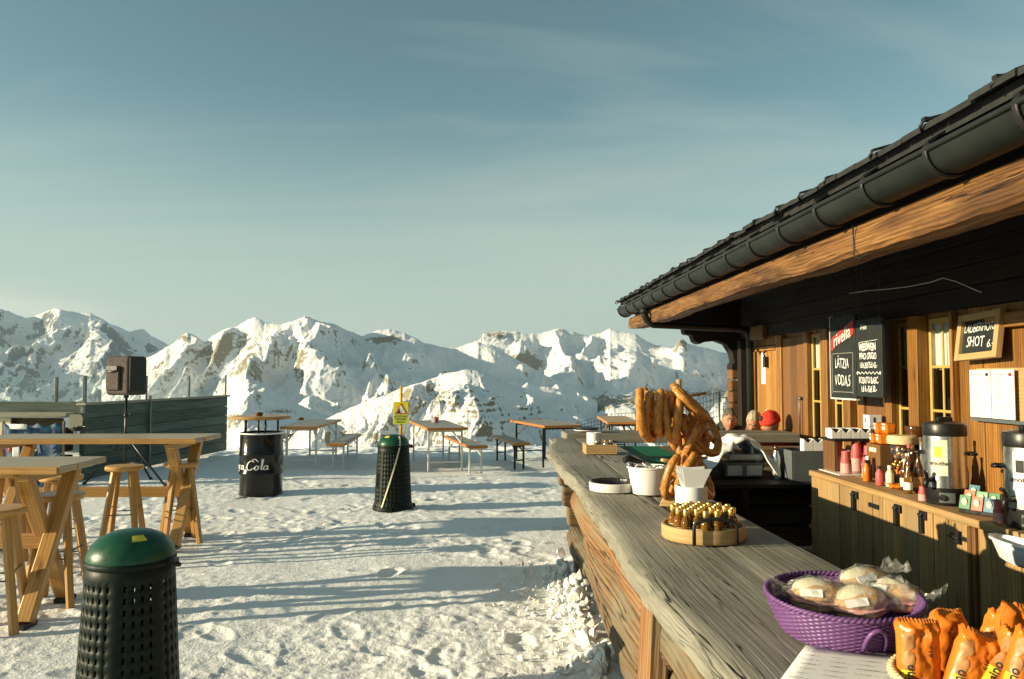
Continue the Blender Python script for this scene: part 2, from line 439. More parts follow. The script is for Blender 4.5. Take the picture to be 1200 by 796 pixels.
def terrain():
    ms = mat_snow()
    cy, sy = math.cos(-YAW), math.sin(-YAW)
    def world(px, Yc):
        Xc = (px - 600) / F * Yc
        return Xc * cy - Yc * sy, Xc * sy + Yc * cy
    # --- terrace: fine snow in front of the camera
    px = np.linspace(-620, 1900, 1000); Yc = np.concatenate([np.geomspace(1.6, 3.3, 60)[:-1], np.geomspace(3.3, 26, 640)])
    PX, YC = np.meshgrid(px, Yc); X, Y = world(PX, YC)
    trod = 0.30 + 0.85 * np.clip(fbm(X * 0.5, Y * 0.5, 4, 5) * 2 + 0.5, 0, 1)
    Z = 0.035 * fbm(X * 0.45, Y * 0.45, 3, 1) + trod * (0.009 * fbm(X * 2.2, Y * 2.6, 4, 2) + 0.0105 * fbm(X * 9, Y * 10, 5, 3, 0.65)) - 0.004
    lump = np.clip(fbm(X * 5.0, Y * 5.0, 3, 9) - 0.22, 0, 1); Z += 0.028 * lump * trod
    rng = np.random.RandomState(3)
    fx = rng.uniform(-5, 1.0, 240); fy = rng.uniform(3, 15, 240); fa = rng.uniform(-1.6, 1.6, 240)
    for a, b_, c in zip(fx, fy, fa):                       # boot prints
        sel = (np.abs(X - a) < 0.3) & (np.abs(Y - b_) < 0.3)
        if not sel.any(): continue
        dx = X[sel] - a; dy = Y[sel] - b_; u = dx * math.cos(c) + dy * math.sin(c); w = -dx * math.sin(c) + dy * math.cos(c)
        e = (u / 0.075) ** 2 + (w / 0.15) ** 2
        Z[sel] += -0.013 * np.exp(-e ** 2) + 0.005 * np.exp(-((e - 1.7) / 0.6) ** 2)
    # heaped snow along the foot of the log counter
    Z += 0.10 * np.exp(-((X - 0.78) / 0.22) ** 2) * sstep(3.2, 4.5, Y) * (1 - sstep(6.5, 7.4, Y)) * (0.7 + fbm(X * 3, Y * 3, 3, 8))
    edge = 15.9 + 0.9 * fbm(X * 0.25, X * 0 + 2.2, 3, 4) + 0.03 * np.abs(X)
    over = np.clip(Y - edge, 0, None); Z += 0.10 * np.exp(-((Y - edge + 0.4) / 0.5) ** 2) * (fbm(X * 0.8, Y * 0.8, 3, 6) + 0.2) - over * 0.75 * sstep(0, 1.5, over)
    sheet_mesh('snow_ground', X, Y, Z, ms)
    # --- coarse snow round about and the slopes falling to the valley
    a = np.linspace(0, 2 * np.pi, 361); r = np.concatenate([np.linspace(0.01, 22, 24), np.geomspace(24, 16000, 150)])
    A, RR = np.meshgrid(a, r); X = RR * np.cos(A); Y = RR * np.sin(A)
    Z = -0.14 - np.clip(Y - 17.2, 0, 1e9) * 0.0
    rr = np.clip(RR - 20, 0, None); Z = -0.14 - 520 * (1 - np.exp(-rr * 0.45 / 520)) + 30 * fbm(X / 300, Y / 300, 5, 31) * sstep(60, 700, RR)
    behind = sstep(-2, -30, Y); Z = Z * (1 - behind) + behind * (-0.14 - 0.02 * rr)
    sheet_mesh('valley_slope', X, Y, Z, mat_mountain('valley_snow', 0.012, (0.10, 0.10, 0.09), (0.05, 0.055, 0.05), 0.5, 0.8, 3.0), {'rock': np.zeros_like(X) - 0.1})

    def rng_layer(name, prof, D, Lf, base_z, k0, seed, amp, jag, masks, mat, lam=(260, 900), x0=None, x1=None, step=1.5, rows=300, dvar=0.06, Lb=None, warp=0.0, rw=0.02, tracks=0.0):
        prof = np.array(prof, float); x0 = prof[0, 0] if x0 is None else x0; x1 = prof[-1, 0] if x1 is None else x1
        px = np.arange(x0, x1, step); yy = np.interp(px, prof[:, 0], prof[:, 1])
        yy = yy + jag * (fbm(px / 16, px * 0 + seed, 5, seed, 0.6))
        Dv = D * (1 + dvar * fbm(px / 170, px * 0 + 0.5, 3, seed + 5))
        tt = np.concatenate([np.linspace(1, 0, rows) ** 1.35 * Lf, -np.linspace(0, 1, 20)[1:] * (Lb or D * 0.12)])
        PX, T = np.meshgrid(px, tt); YY = np.meshgrid(yy, tt)[0]; DD = np.meshgrid(Dv, tt)[0]
        Yd = DD - T; Zc = 1.65 + DD * (440 - YY) / F * 1.0
        X, Y = world(PX, Yd)
        H = np.maximum(Zc - base_z, 30)
        tp = np.clip(T, 0, None)
        tr = tp * tp / (tp + rw * Lf) ; Z = Zc - H * (1 - np.exp(-tr * k0 / H)) - np.clip(-T, 0, None) * 0.7
        wx = X + warp * fbm(X / lam[1], Y / lam[1], 3, seed + 40)
        w = sstep(0, Lf * 0.10, tp) * (1 - 0.35 * sstep(0.5 * Lf, Lf, tp))
        g = ridged(wx / lam[0] + 0.25 * fbm(X / lam[0], Y / lam[1], 3, seed + 9), Y / lam[1], 6, seed + 3, 0.46) - 0.75
        Z = Z + w * amp * (g + 0.8 * fbm(X / lam[1] * 1.3, Y / lam[1] * 1.3, 6, seed + 21, 0.52))
        cap = 1.65 + Yd * (440 - YY) / F - 0.02 * tp - amp * 0.05 * w            # keep spurs below the crest line
        Z = np.where(Z > cap, cap + (Z - cap) * 0.08, Z); Z = np.where((tp > 1) & (Z > 1.65 + Yd * (440 - YY) / F - 0.01 * tp), 1.65 + Yd * (440 - YY) / F - 0.01 * tp, Z)
        rock = np.full_like(X, -0.12 if D < 8000 else -0.02)
        YYv = 440 - (Z - 1.65) / Yd * F
        if tracks: rock = rock + tracks * np.sin(Z * 1.15 + 2.5 * fbm(X / 60, Y / 60, 3, 77)) * sstep(470, 560, PX); Z = Z + 0.35 * tracks * np.sin(Z * 1.15) * sstep(470, 560, PX)
        for (mx, my, rx, ry, s) in masks:
            rock = rock + s * np.exp(-(((PX - mx) / rx) ** 2 + ((YYv - my) / ry) ** 2))
        return sheet_mesh(name, X, Y, Z, mat, {'rock': rock})
    brown, brown2 = (0.36, 0.31, 0.21), (0.17, 0.15, 0.115)
    grey, grey2 = (0.15, 0.17, 0.185), (0.07, 0.085, 0.10)
    mm = mat_mountain('mountain_rock_and_snow', 0.006, brown, brown2, 0.42, 0.78, 13)
    mf = mat_mountain('far_rock_and_snow', 0.004, grey, grey2, 0.45, 0.8, 22)
    mh = mat_mountain('hill_rock_and_snow', 0.03, brown, brown2, 0.40, 0.75, 2.5)
    rng_layer('mountain_massif', [(-420, 330), (-200, 345), (-60, 352), (0, 362), (30, 373), (45, 368), (62, 361), (85, 366), (105, 367), (125, 378), (150, 388), (165, 386), (185, 398), (205, 408), (240, 425), (280, 445), (330, 470)],
              8500, 3200, -700, 0.62, 11, 200, 2, [(60, 430, 90, 22, 0.25), (20, 455, 60, 16, 0.35), (120, 400, 40, 12, .2)], mf, lam=(620, 1500), warp=300, step=1.6)
    rng_layer('mountain_range', [(120, 445), (150, 436), (172, 420), (200, 404), (213, 394), (219, 390), (228, 393), (240, 401), (262, 386), (278, 382), (290, 374), (298, 371), (310, 378), (328, 380), (342, 376), (357, 371), (372, 376), (392, 380), (408, 388), (425, 394), (440, 388), (456, 385), (474, 390), (497, 402), (530, 409), (560, 400), (600, 418), (640, 440), (700, 470)],
              4300, 1700, -420, 0.66, 23, 98, 1.8, [(455, 398, 36, 7, .8), (218, 396, 14, 5, 0.8), (245, 412, 40, 12, .3), (300, 400, 60, 10, .15), (440, 430, 60, 14, .25), (320, 425, 50, 16, .2)], mm, lam=(380, 900), warp=160, step=1.3, rows=340)
    rng_layer('mountain_ridge', [(470, 420), (520, 412), (545, 405), (562, 398), (566, 391), (585, 388), (605, 388), (618, 392), (640, 389), (655, 385), (668, 388), (690, 394), (705, 390), (715, 385), (728, 390), (745, 391), (755, 398), (768, 405), (790, 407), (796, 398), (801, 397), (806, 404), (830, 408), (850, 414), (880, 410), (940, 395), (1010, 382), (1100, 370), (1250, 360), (1500, 372), (1700, 390)],
              5400, 2300, -420, 0.55, 37, 92, 1.6, [(585, 393, 30, 7, 0.9), (655, 388, 14, 4, 0.7), (801, 401, 7, 7, 1.2), (600, 425, 30, 13, 0.9), (625, 430, 12, 14, 0.8), (720, 428, 60, 6, 0.35), (840, 440, 40, 6, .5), (740, 468, 45, 9, .9), (700, 478, 30, 10, .6), (830, 462, 50, 12, .7)], mm, lam=(520, 1200), warp=200, step=1.4, rows=340)
    rng_layer('snow_hill', [(180, 520), (215, 500), (240, 480), (262, 464), (280, 449), (291, 444), (305, 449), (322, 459), (340, 468), (358, 477), (385, 487), (420, 497), (470, 510), (520, 525)],
              1500, 560, -260, 0.42, 51, 16, .8, [(330, 482, 26, 5, .8), (270, 490, 20, 6, .6), (300, 500, 40, 5, .5)], mh, lam=(110, 260), warp=40, step=1.2, rows=240, dvar=0.03, rw=0.16)
    rng_layer('rocky_hill', [(300, 520), (340, 508), (380, 492), (410, 478), (440, 467), (470, 455), (500, 446), (525, 437), (545, 433), (560, 435), (578, 441), (600, 452), (622, 463), (645, 475), (668, 487), (692, 500), (715, 513), (745, 530), (800, 560)],
              850, 420, -150, 0.52, 63, 17, 1.2, [(510, 463, 34, 16, .75), (455, 462, 16, 10, .5), (550, 500, 60, 22, .22), (400, 505, 50, 12, .5), (470, 515, 60, 14, .4), (600, 490, 40, 14, .15)], mh, lam=(60, 150), warp=20, step=1.0, rows=340, dvar=0.04, rw=0.06, tracks=.22)
terrain()
# ------------------------------------------------------------------ materials of the place
def P(mb, name, mats, root, **k):
    """a part modelled in world coordinates under a thing standing at root.location"""
    l = root.location
    mb.v = [p - l for p in mb.v]
    return mb.build(name, mats, parent=root, **k)
W_gold = wood('golden_larch', (0.24, 0.105, 0.020), (0.045, 0.016, 0.004), (0.37, 0.19, 0.042), rough=0.5, board=0.32, knots=0.7, blotch=0.35, blotchcol=(0.10, 0.05, 0.02))
W_door = wood('orange_larch_door', (0.36, 0.165, 0.036), (0.12, 0.045, 0.012), (0.48, 0.26, 0.07), rough=0.5, board=0.15, knots=0.6)
W_brown = wood('brown_larch', (0.16, 0.075, 0.025), (0.06, 0.025, 0.01), (0.22, 0.11, 0.04), rough=0.55, board=0.2)
W_dark = wood('dark_shade_timber', (0.015, 0.009, 0.005), (0.006, 0.004, 0.003), rough=0.75, board=0.3, knots=0.3)  # near-black for dark timber, and for shade put in under the eave
W_beam = wood('weathered_beam', (0.17, 0.076, 0.021), (0.026, 0.011, 0.005), (0.33, 0.19, 0.068), grain=(1.5, 17), rough=0.6, bump=0.012, knots=0.8, crack=1.0, ring=0.45, warp=0.05, blotch=0.75, blotchcol=(0.06, 0.026, 0.010))
W_grey = wood('grey_weathered_plank', (0.255, 0.240, 0.190), (0.155, 0.142, 0.108), (0.33, 0.315, 0.26), warp=0.012, ring=0.25, grain=(1.0, 70), rough=0.7, bump=0.006, board=0.12, knots=0.5, crack=1.0, spec=0.3, blotch=0.5, blotchcol=(0.13, 0.12, 0.09))
W_log = wood('log_bark_brown', (0.17, 0.105, 0.050), (0.055, 0.034, 0.017), (0.25, 0.165, 0.08), grain=(1.3, 30), rough=0.7, bump=0.010, board=0.25, crack=1.0, ring=0.8, blotch=0.75, blotchcol=(0.20, 0.18, 0.12))
W_logred = wood('log_orange', (0.25, 0.115, 0.038), (0.07, 0.034, 0.014), (0.34, 0.19, 0.08), grain=(1.3, 26), rough=0.6, bump=0.010, crack=0.8, ring=0.8, blotch=0.8, blotchcol=(0.24, 0.19, 0.11))
W_cab = wood('pale_cabinet_board', (0.34, 0.205, 0.078), (0.14, 0.078, 0.028), (0.45, 0.31, 0.145), grain=(1.4, 34), rough=0.6, board=0.22, knots=0.5, blotch=0.4, blotchcol=(0.30, 0.24, 0.15))
W_pine = wood('varnished_pine', (0.46, 0.25, 0.066), (0.25, 0.11, 0.024), (0.58, 0.36, 0.12), grain=(1.4, 28), rough=0.32, bump=0.0015, board=0.2, knots=0.7, spec=0.5, blotch=0.3, blotchcol=(0.26, 0.13, 0.04))
W_pinetop = wood('sky_sheen_pine_top', (0.36, 0.26, 0.135), (0.20, 0.135, 0.065), (0.44, 0.34, 0.20), grain=(1.2, 34), rough=0.36, bump=0.002, board=0.14, knots=0.4, spec=0.5, blotch=0.3, blotchcol=(0.40, 0.36, 0.28))  # greyer than the legs: sky glare on the tops put into the colour
W_fence = wood('grey_green_timber', (0.10, 0.135, 0.108), (0.042, 0.06, 0.05), (0.165, 0.20, 0.16), grain=(0.9, 24), rough=0.75, bump=0.008, board=0.25, crack=0.8)
W_fencetop = wood('sunlit_timber_cap', (0.42, 0.40, 0.31), (0.24, 0.22, 0.17), grain=(1, 30), rough=0.75, bump=0.005, crack=0.8)  # pale colour carries the sunlight on the parapet's top edges
W_raw = wood('raw_beech', (0.54, 0.37, 0.175), (0.40, 0.255, 0.105), grain=(2, 60), rough=0.45, bump=0.0008, knots=0.0)
W_beer = wood('grey_beer_table_top', (0.34, 0.32, 0.26), (0.22, 0.20, 0.165), grain=(1.1, 30), rough=0.45, bump=0.001, knots=0.2)
W_beeredge = wood('orange_beer_table_edge', (0.50, 0.20, 0.035), (0.34, 0.12, 0.02), grain=(1.5, 40), rough=0.4, bump=0.001, knots=0.0)
M_black = paint('black_plastic', (0.012, 0.012, 0.012), 0.35)
M_iron = paint('black_iron', (0.02, 0.02, 0.02), 0.45, metal=0.3)
M_gutter = paint('dark_zinc', (0.013, 0.016, 0.014), 0.48, var=0.35, scale=5, metal=0.0, spec=0.3, bump=0.001, bscale=30)
M_zinc = paint('grey_zinc', (0.13, 0.15, 0.15), 0.4, metal=0.7, var=0.2)
M_shingle = paint('dark_shingle', (0.016, 0.017, 0.016), 0.75, var=0.4, bump=0.004, bscale=30)
M_steel = paint('brushed_steel', (0.74, 0.74, 0.71), 0.30, var=0.03, scale=3, metal=1.0)
M_chrome = paint('chrome', (0.75, 0.75, 0.74), 0.1, metal=1.0)
M_whitep = paint('white_plastic', (0.78, 0.77, 0.74), 0.35, var=0.04)
M_paper = paint('white_paper', (0.80, 0.79, 0.75), 0.75, var=0.04, scale=5)
M_paper2 = paint('grey_paper', (0.66, 0.66, 0.62), 0.75, var=0.05, scale=5)
M_ink = paint('black_ink', (0.03, 0.03, 0.03), 0.7)
M_greyink = paint('grey_ink', (0.30, 0.30, 0.29), 0.7)
M_chalk = paint('chalk', (0.75, 0.76, 0.72), 0.85, var=0.35, scale=80)
M_board = paint('chalkboard', (0.012, 0.017, 0.016), 0.7, var=0.4, scale=9)
M_red = paint('red_panel', (0.42, 0.030, 0.025), 0.5)
M_redcup = paint('red_cup', (0.50, 0.09, 0.085), 0.45)
M_pinkcup = paint('pink_cup', (0.66, 0.32, 0.29), 0.5)
M_orange = paint('orange_foil', (0.62, 0.165, 0.012), 0.30, var=0.12, scale=20, bump=0.002, bscale=24)
M_yellow = paint('yellow_foil', (0.80, 0.62, 0.03), 0.3)
M_biscuit = paint('biscuit_print', (0.40, 0.19, 0.06), 0.5, var=0.3, scale=60)
M_purple = paint('purple_wicker', (0.14, 0.06, 0.185), 0.42, var=0.2, scale=40)
M_wicker = paint('straw_wicker', (0.62, 0.50, 0.27), 0.55, var=0.2, scale=40)
M_bun = paint('bread_crust', (0.62, 0.34, 0.12), 0.6, var=0.3, scale=18, bump=0.003, bscale=30)
M_gold = paint('gold_cap', (0.72, 0.50, 0.16), 0.28, metal=0.85)
M_amber = paint('amber_schnapps', (0.52, 0.25, 0.03), 0.06, var=0.05, trans=0.75, ior=1.36)
M_amberdark = paint('dark_amber_glass', (0.10, 0.035, 0.008), 0.07, var=0.1, trans=0.3)
M_label = paint('cream_label', (0.74, 0.66, 0.45), 0.6, var=0.1, scale=60)
M_greenbin = paint('green_bin_plastic', (0.004, 0.010, 0.006), 0.5, var=0.3, scale=6, spec=0.22)
M_greenlid = paint('green_bin_lid', (0.006, 0.058, 0.028), 0.36, var=0.3, scale=9, spec=0.4, bump=0.001, bscale=50)
M_oildrum = paint('black_drum_paint', (0.004, 0.005, 0.003), 0.17, var=0.3, scale=5, spec=0.45)
M_pretzel = paint('pretzel_crust', (0.55, 0.245, 0.05), 0.28, var=0.2, scale=16, bump=0.006, bscale=26, col2=(0.24, 0.075, 0.014))
M_pretzeldark = paint('dark_pretzel_crust', (0.20, 0.065, 0.018), 0.38, var=0.40, scale=14, bump=0.004, bscale=22)
M_muntin = paint('yellow_window_paint', (0.44, 0.31, 0.085), 0.45)
M_greencrate = paint('green_crate_plastic', (0.015, 0.16, 0.075), 0.4)
M_sticker = paint('yellow_sticker', (0.72, 0.60, 0.05), 0.5)
M_tealbox = paint('grey_crate_plastic', (0.10, 0.115, 0.12), 0.45)
M_signyellow = paint('sign_yellow', (0.74, 0.62, 0.03), 0.45)
M_signlime = paint('sign_lime', (0.56, 0.66, 0.06), 0.45)
M_signred = paint('sign_red', (0.62, 0.06, 0.02), 0.45)
M_pole = paint('yellow_pole', (0.72, 0.36, 0.02), 0.45)
M_whitemetal = paint('white_leg_metal', (0.62, 0.62, 0.58), 0.4)
M_cloth = paint('white_cloth', (0.78, 0.78, 0.76), 0.85, var=0.05, scale=8, bump=0.002, bscale=90)
M_speaker = paint('brown_nylon_cover', (0.055, 0.042, 0.034), 0.8, var=0.25, scale=8, bump=0.003, bscale=40)
M_mesh = paint('black_net_cloth', (0.012, 0.02, 0.016), 0.6, bump=0.004, bscale=60)
def mat_glass(name, tint=(0.9, 0.95, 0.95), refl=(0.9, 0.95, 1.0), rough=0.02, ior=1.45, floor=0.0):
    m = bpy.data.materials.new(name); m.use_nodes = True; t = NT(m.node_tree); m.node_tree.nodes.clear()
    ge = t.n('ShaderNodeNewGeometry'); dt = t.n('ShaderNodeVectorMath', {0: ge.outputs['Normal'], 1: ge.outputs['Incoming']}, operation='DOT_PRODUCT').outputs['Value']
    fr = t.math('ADD', t.math('MULTIPLY', t.math('POWER', t.math('SUBTRACT', 1.0, t.math('ABSOLUTE', dt), True), 5.0), 0.9), 0.06)
    if floor: fr = t.math('ADD', fr, floor, True)
    a = t.n('ShaderNodeBsdfTransparent', {'Color': c4(tint)}); g = t.n('ShaderNodeBsdfGlossy', {'Color': c4(refl), 'Roughness': rough})
    mx = t.n('ShaderNodeMixShader', {0: fr, 1: a.outputs[0], 2: g.outputs[0]}); o = t.n('ShaderNodeOutputMaterial', {0: mx.outputs[0]})
    return m
G_pane = mat_glass('window_glass', (0.80, 0.84, 0.80))
G_clear = mat_glass('clear_glass', (0.86, 0.92, 0.90), floor=0.04)
def mat_film():
    m = bpy.data.materials.new('cellophane'); m.use_nodes = True; t = NT(m.node_tree); m.node_tree.nodes.clear()
    oc = t.n('ShaderNodeTexCoord').outputs['Object']; nb = t.bump(t.noise(oc, 70, 4, 0.6, 1.0), 1.0, 0.012)
    a = t.n('ShaderNodeBsdfTransparent', {'Color': (.96, .96, .94, 1)}); g = t.n('ShaderNodeBsdfGlossy', {'Color': (1, 1, 1, 1), 'Roughness': 0.12, 'Normal': nb}); d = t.n('ShaderNodeBsdfDiffuse', {'Color': (.80, .77, .70, 1), 'Normal': nb})
    m1 = t.n('ShaderNodeMixShader', {0: 0.40, 1: d.outputs[0], 2: g.outputs[0]}); k = t.n('ShaderNodeMapRange', {0: t.noise(oc, 45, 4, 0.6), 1: 0.4, 2: 0.65, 3: 0.06, 4: 0.36}).outputs[0]
    m2 = t.n('ShaderNodeMixShader', {0: k, 1: a.outputs[0], 2: m1.outputs[0]}); t.n('ShaderNodeOutputMaterial', {0: m2.outputs[0]}); return m
G_film = mat_film()

def rline(a, b, n): return [a + (b - a) * i / (n - 1) for i in range(n)]
def log_tube(mb, p0, p1, r, n=14, step=0.14, rough=0.05, m=0, sq=1.0, seed=0, round_end=True):
    p0 = Vector(p0); p1 = Vector(p1); Ln = (p1 - p0).length; K = max(4, int(Ln / step)); rng = random.Random(seed)
    pts = []; rs = []
    ph = [rng.uniform(0, 6) for _ in range(6)]
    for i in range(K + 1):
        s = i / K; x = s * Ln
        w = Vector((math.sin(x * 2.1 + ph[0]) * 0.014 + math.sin(x * 5.3 + ph[3]) * 0.006, 0, math.sin(x * 1.7 + ph[1]) * 0.010))
        pts.append(p0.lerp(p1, s) + w); rs.append(r * (1 + rough * math.sin(x * 3.3 + ph[2]) + rough * 0.6 * math.sin(x * 9.1 + ph[4])))
    if round_end:
        for e, sg in ((0, 1), (K, -1)):
            pass
        d = (p1 - p0).normalized()
        pts = [pts[0] - d * r * 0.16] + pts + [pts[-1] + d * r * 0.16]; rs = [rs[0] * 0.72] + rs + [rs[-1] * 0.72]
    b = len(mb.v); mb.tube(pts, rs, n=n, m=m, flat=sq)
    for k in range(b, len(mb.v)):
        p = mb.v[k]; q = 0.004 * math.sin(p.y * 4.1 + p.z * 30 + seed) + 0.003 * math.sin(p.y * 2.3 + p.x * 50 + p.z * 60 + seed * 2)
        mb.v[k] = p + Vector((q, 0, q * 0.6))

# ------------------------------------------------------------------ the hut
XW = 3.15
def wy(px): return XW * F / (px - 575)
def build_hut():
    root = thing('alpine_hut', (XW, 4.5, 0), 'dark timber alpine hut with sunlit golden wall and long eave over the bar', 'hut')
    # wall boards, left out where doors and windows stand
    mb = MB(); Z0, Z1 = 0.0, 2.62
    openings = [(wy(915), wy(887), 0.0, 1.99), (wy(975), wy(955), 0.98, 2.06), (wy(1000), wy(983), 0.98, 2.06), (wy(1085), wy(1060), 0.98, 2.06), (wy(1130), wy(1097), 0.98, 2.06)]
    y = -1.5; rng = random.Random(4)
    cuts = sorted([-1.5, 9.4] + [c for o in openings for c in o[:2]])
    for a, b in zip(cuts[:-1], cuts[1:]):
        op = [o for o in openings if o[0] - 1e-6 <= a and b <= o[1] + 1e-6]
        n = max(1, round((b - a) / 0.135)); w = (b - a) / n
        for i in range(n):
            yc = a + w * (i + 0.5); d = rng.uniform(0, 0.006)
            for z0, z1 in ([(Z0, op[0][2]), (op[0][3], Z1)] if op else [(Z0, Z1)]):
                if z1 - z0 > 0.05: mb.box((XW + 0.03 + d, yc, (z0 + z1) / 2), (0.06, w - 0.004, z1 - z0))
    P(mb, 'wall', W_gold, root, bevel=0.003, seg=1)
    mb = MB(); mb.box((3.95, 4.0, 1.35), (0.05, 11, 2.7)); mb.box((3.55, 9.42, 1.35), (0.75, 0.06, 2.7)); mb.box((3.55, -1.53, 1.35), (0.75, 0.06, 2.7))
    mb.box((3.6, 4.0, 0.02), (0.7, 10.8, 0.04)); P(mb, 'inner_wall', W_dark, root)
    mb = MB(); mb.box((6.0, 9.42, 1.35), (4.0, 0.2, 2.7)); mb.box((8.0, 4.0, 1.35), (0.2, 11, 2.7)); mb.box((6.0, -1.5, 1.35), (4, 0.2, 2.7)); P(mb, 'rear_wall', W_brown, root)
    # trims between the windows
    for a, b, d in ((952, 955.5, .05), (975, 982.5, .07), (1000, 1008, .06), (1017, 1024.5, .055), (1052, 1059, .06), (1085, 1097, .09), (1130, 1133, .05), (918, 921, .05), (922.6, 925, .06)):
        mb = MB(); mb.box((XW - d / 2 - 0.002, (wy(a) + wy(b)) / 2, 1.52), (d, wy(a) - wy(b), 1.12)); P(mb, 'trim', W_gold, root, bevel=0.004, seg=1)
    mb = MB(); mb.box((XW - 0.03, 3.62, 1.985), (0.06, 2.2, 0.09)); P(mb, 'cornice', W_gold, root, bevel=0.006, seg=1)
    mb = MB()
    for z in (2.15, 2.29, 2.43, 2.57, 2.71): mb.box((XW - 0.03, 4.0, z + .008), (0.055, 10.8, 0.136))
    P(mb, 'eave_shade_boards', W_dark, root, bevel=0.005, seg=1)  # black boards over the wall: the eave's shade as colour
    mb = MB(); mb.box((XW - 0.05, 9.36, 1.04), (0.10, 0.13, 2.08)); P(mb, 'door_post', W_dark, root, bevel=0.005, seg=1)
    # windows
    for a, b in ((955.5, 975), (982.5, 1000), (1059, 1085), (1097, 1130)):
        y1, y0 = wy(a), wy(b); yc = (y0 + y1) / 2; w = y1 - y0
        mb = MB()
        for yy in (y0 + 0.013, y1 - 0.013): mb.box((XW + 0.006, yy, 1.52), (0.02, 0.026, 1.07))
        for z in (1.003, 2.038): mb.box((XW + 0.006, yc, z), (0.02, w - 0.054, 0.036))
        fr = P(mb, 'window', M_muntin, root, bevel=0.004, seg=1)
        l = Vector((0, 0, 0)); rl = root.location
        def sub(mb, nm, mt, **k):
            mb.v = [p - rl for p in mb.v]; return mb.build(nm, mt, parent=fr, **k)
        mb = MB(); mb.box((XW + 0.005, yc, 1.52), (0.014, 0.016, 1.0))
        for z in (1.40, 1.71): mb.box((XW + 0.003, yc, z), (0.013, w - 0.055, 0.02))
        sub(mb, 'muntin', M_muntin, bevel=0.003, seg=1)
        mb = MB(); mb.grid([[(XW + 0.014, y0 + 0.02, 1.01), (XW + 0.014, y1 - 0.02, 1.01)], [(XW + 0.014, y0 + 0.02, 2.03), (XW + 0.014, y1 - 0.02, 2.03)]], sm=False); sub(mb, 'pane', G_pane)
        mb = MB(); rows = []
        zb = 1.70 if w < 0.5 else 1.4
        for z in rline(zb, 2.03, 6):
            rows.append([(XW + 0.045 + 0.014 * math.sin(q * 9.5 + a) + 0.012 * math.sin(q * 4.1 + a * 2), y0 + w * q / 24, z + (0.012 * math.sin(q * 1.3) if z == zb else 0)) for q in range(25)])
        mb.grid(rows); sub(mb, 'curtain', M_cloth)
    # door and shutters
    y1, y0 = wy(887), wy(915); mb = MB(); n = 6
    for i in range(n): mb.box((XW + 0.02, y0 + (y1 - y0) * (i + .5) / n, 1.0), (0.04, (y1 - y0) / n - 0.004, 1.97))
    mb.box((XW - 0.012, (y0 + y1) / 2, 1.955), (0.03, y1 - y0 - 0.02, 0.05))
    dr = P(mb, 'door', W_door, root, bevel=0.003, seg=1); rl = root.location
    def dsub(mb, nm, mt): mb.v = [p - rl for p in mb.v]; return mb.build(nm, mt, parent=dr, bevel=0.003, seg=1)
    mb = MB(); mb.box((XW - 0.004, 8.78, 1.73), (0.008, 0.13, 0.36)); dsub(mb, 'notice_plate', M_paper)
    mb = MB(); mb.box((XW - 0.005, 8.62, 1.24), (0.01, 0.22, 0.035)); dsub(mb, 'door_plate', M_paper2)
    mb = MB(); mb.box((XW - 0.03, 8.64, 1.80), (0.05, 0.05, 0.12)); mb.tube([(XW - .04, 8.64, 1.86), (XW - .05, 8.64, 1.90), (XW - .02, 8.64, 1.93)], 0.012); dsub(mb, 'door_knocker', M_iron)
    mb = MB(); mb.box((XW - 0.08, 8.72, 2.14), (0.06, 0.42, 0.16)); P(mb, 'door_header', W_brown, root, bevel=0.006, seg=1)
    for a, b in ((925, 952), (1025, 1052)):
        y1, y0 = wy(a), wy(b); mb = MB(); n = 3
        for i in range(n): mb.box((XW - 0.022, y0 + (y1 - y0) * (i + .5) / n, 1.5), (0.035, (y1 - y0) / n - 0.003, 1.08))
        P(mb, 'shutter', W_brown, root, bevel=0.003, seg=1)
    mb = MB(); mb.tube([(XW - 0.05, wy(948), 1.42), (XW - 0.07, wy(948), 1.40), (XW - 0.07, wy(948), 1.05)], 0.008); mb.ell((XW - 0.06, wy(948), 1.42), (.02, .02, .02)); P(mb, 'shutter_hook', M_zinc, root)
    # roof: slab, shingle courses, soffit, rafters
    EX, EZ, SL = 1.71, 2.560, 0.40
    YN, YF = -2.5, 10.05
    def rz(x): return EZ + (x - EX) * SL
    mb = MB(); mb.prism([(EX, rz(EX)), (6.2, rz(6.2)), (10.7, rz(1.72)), (10.7, rz(1.72) + .05), (6.2, rz(6.2) + .05), (EX, rz(EX) + .05)], (0, YN, 0), (1, 0, 0), (0, 0, 1), (0, YF - YN, 0))
    rf = P(mb, 'roof', M_shingle, root)
    mb = MB(); rng = random.Random(8)
    y = YN
    while y < YF - 0.05:                                # front course of shingles, each a little uneven
        w = rng.uniform(0.16, 0.26); z = rng.uniform(-.006, .008); xx = EX - 0.05 + rng.uniform(-.012, .012)
        mb.prism([(xx, rz(xx) + .052 + z), (xx + .6, rz(xx + .6) + .052), (xx + .6, rz(xx + .6) + .075), (xx, rz(xx) + .076 + z)], (0, y, 0), (1, 0, 0), (0, 0, 1), (0, min(w, YF - y) - 0.006, 0)); y += w
    for k in range(1, 7):
        x0 = EX - 0.05 + 0.62 * k; mb.prism([(x0, rz(x0) + .055), (x0 + .66, rz(x0 + .66) + .055), (x0 + .66, rz(x0 + .66) + .078), (x0, rz(x0) + .085)], (0, YN, 0), (1, 0, 0), (0, 0, 1), (0, YF - YN, 0))
    mb.v = [p - rl for p in mb.v]; mb.build('shingle_course', M_shingle, parent=rf)
    y = 0.3
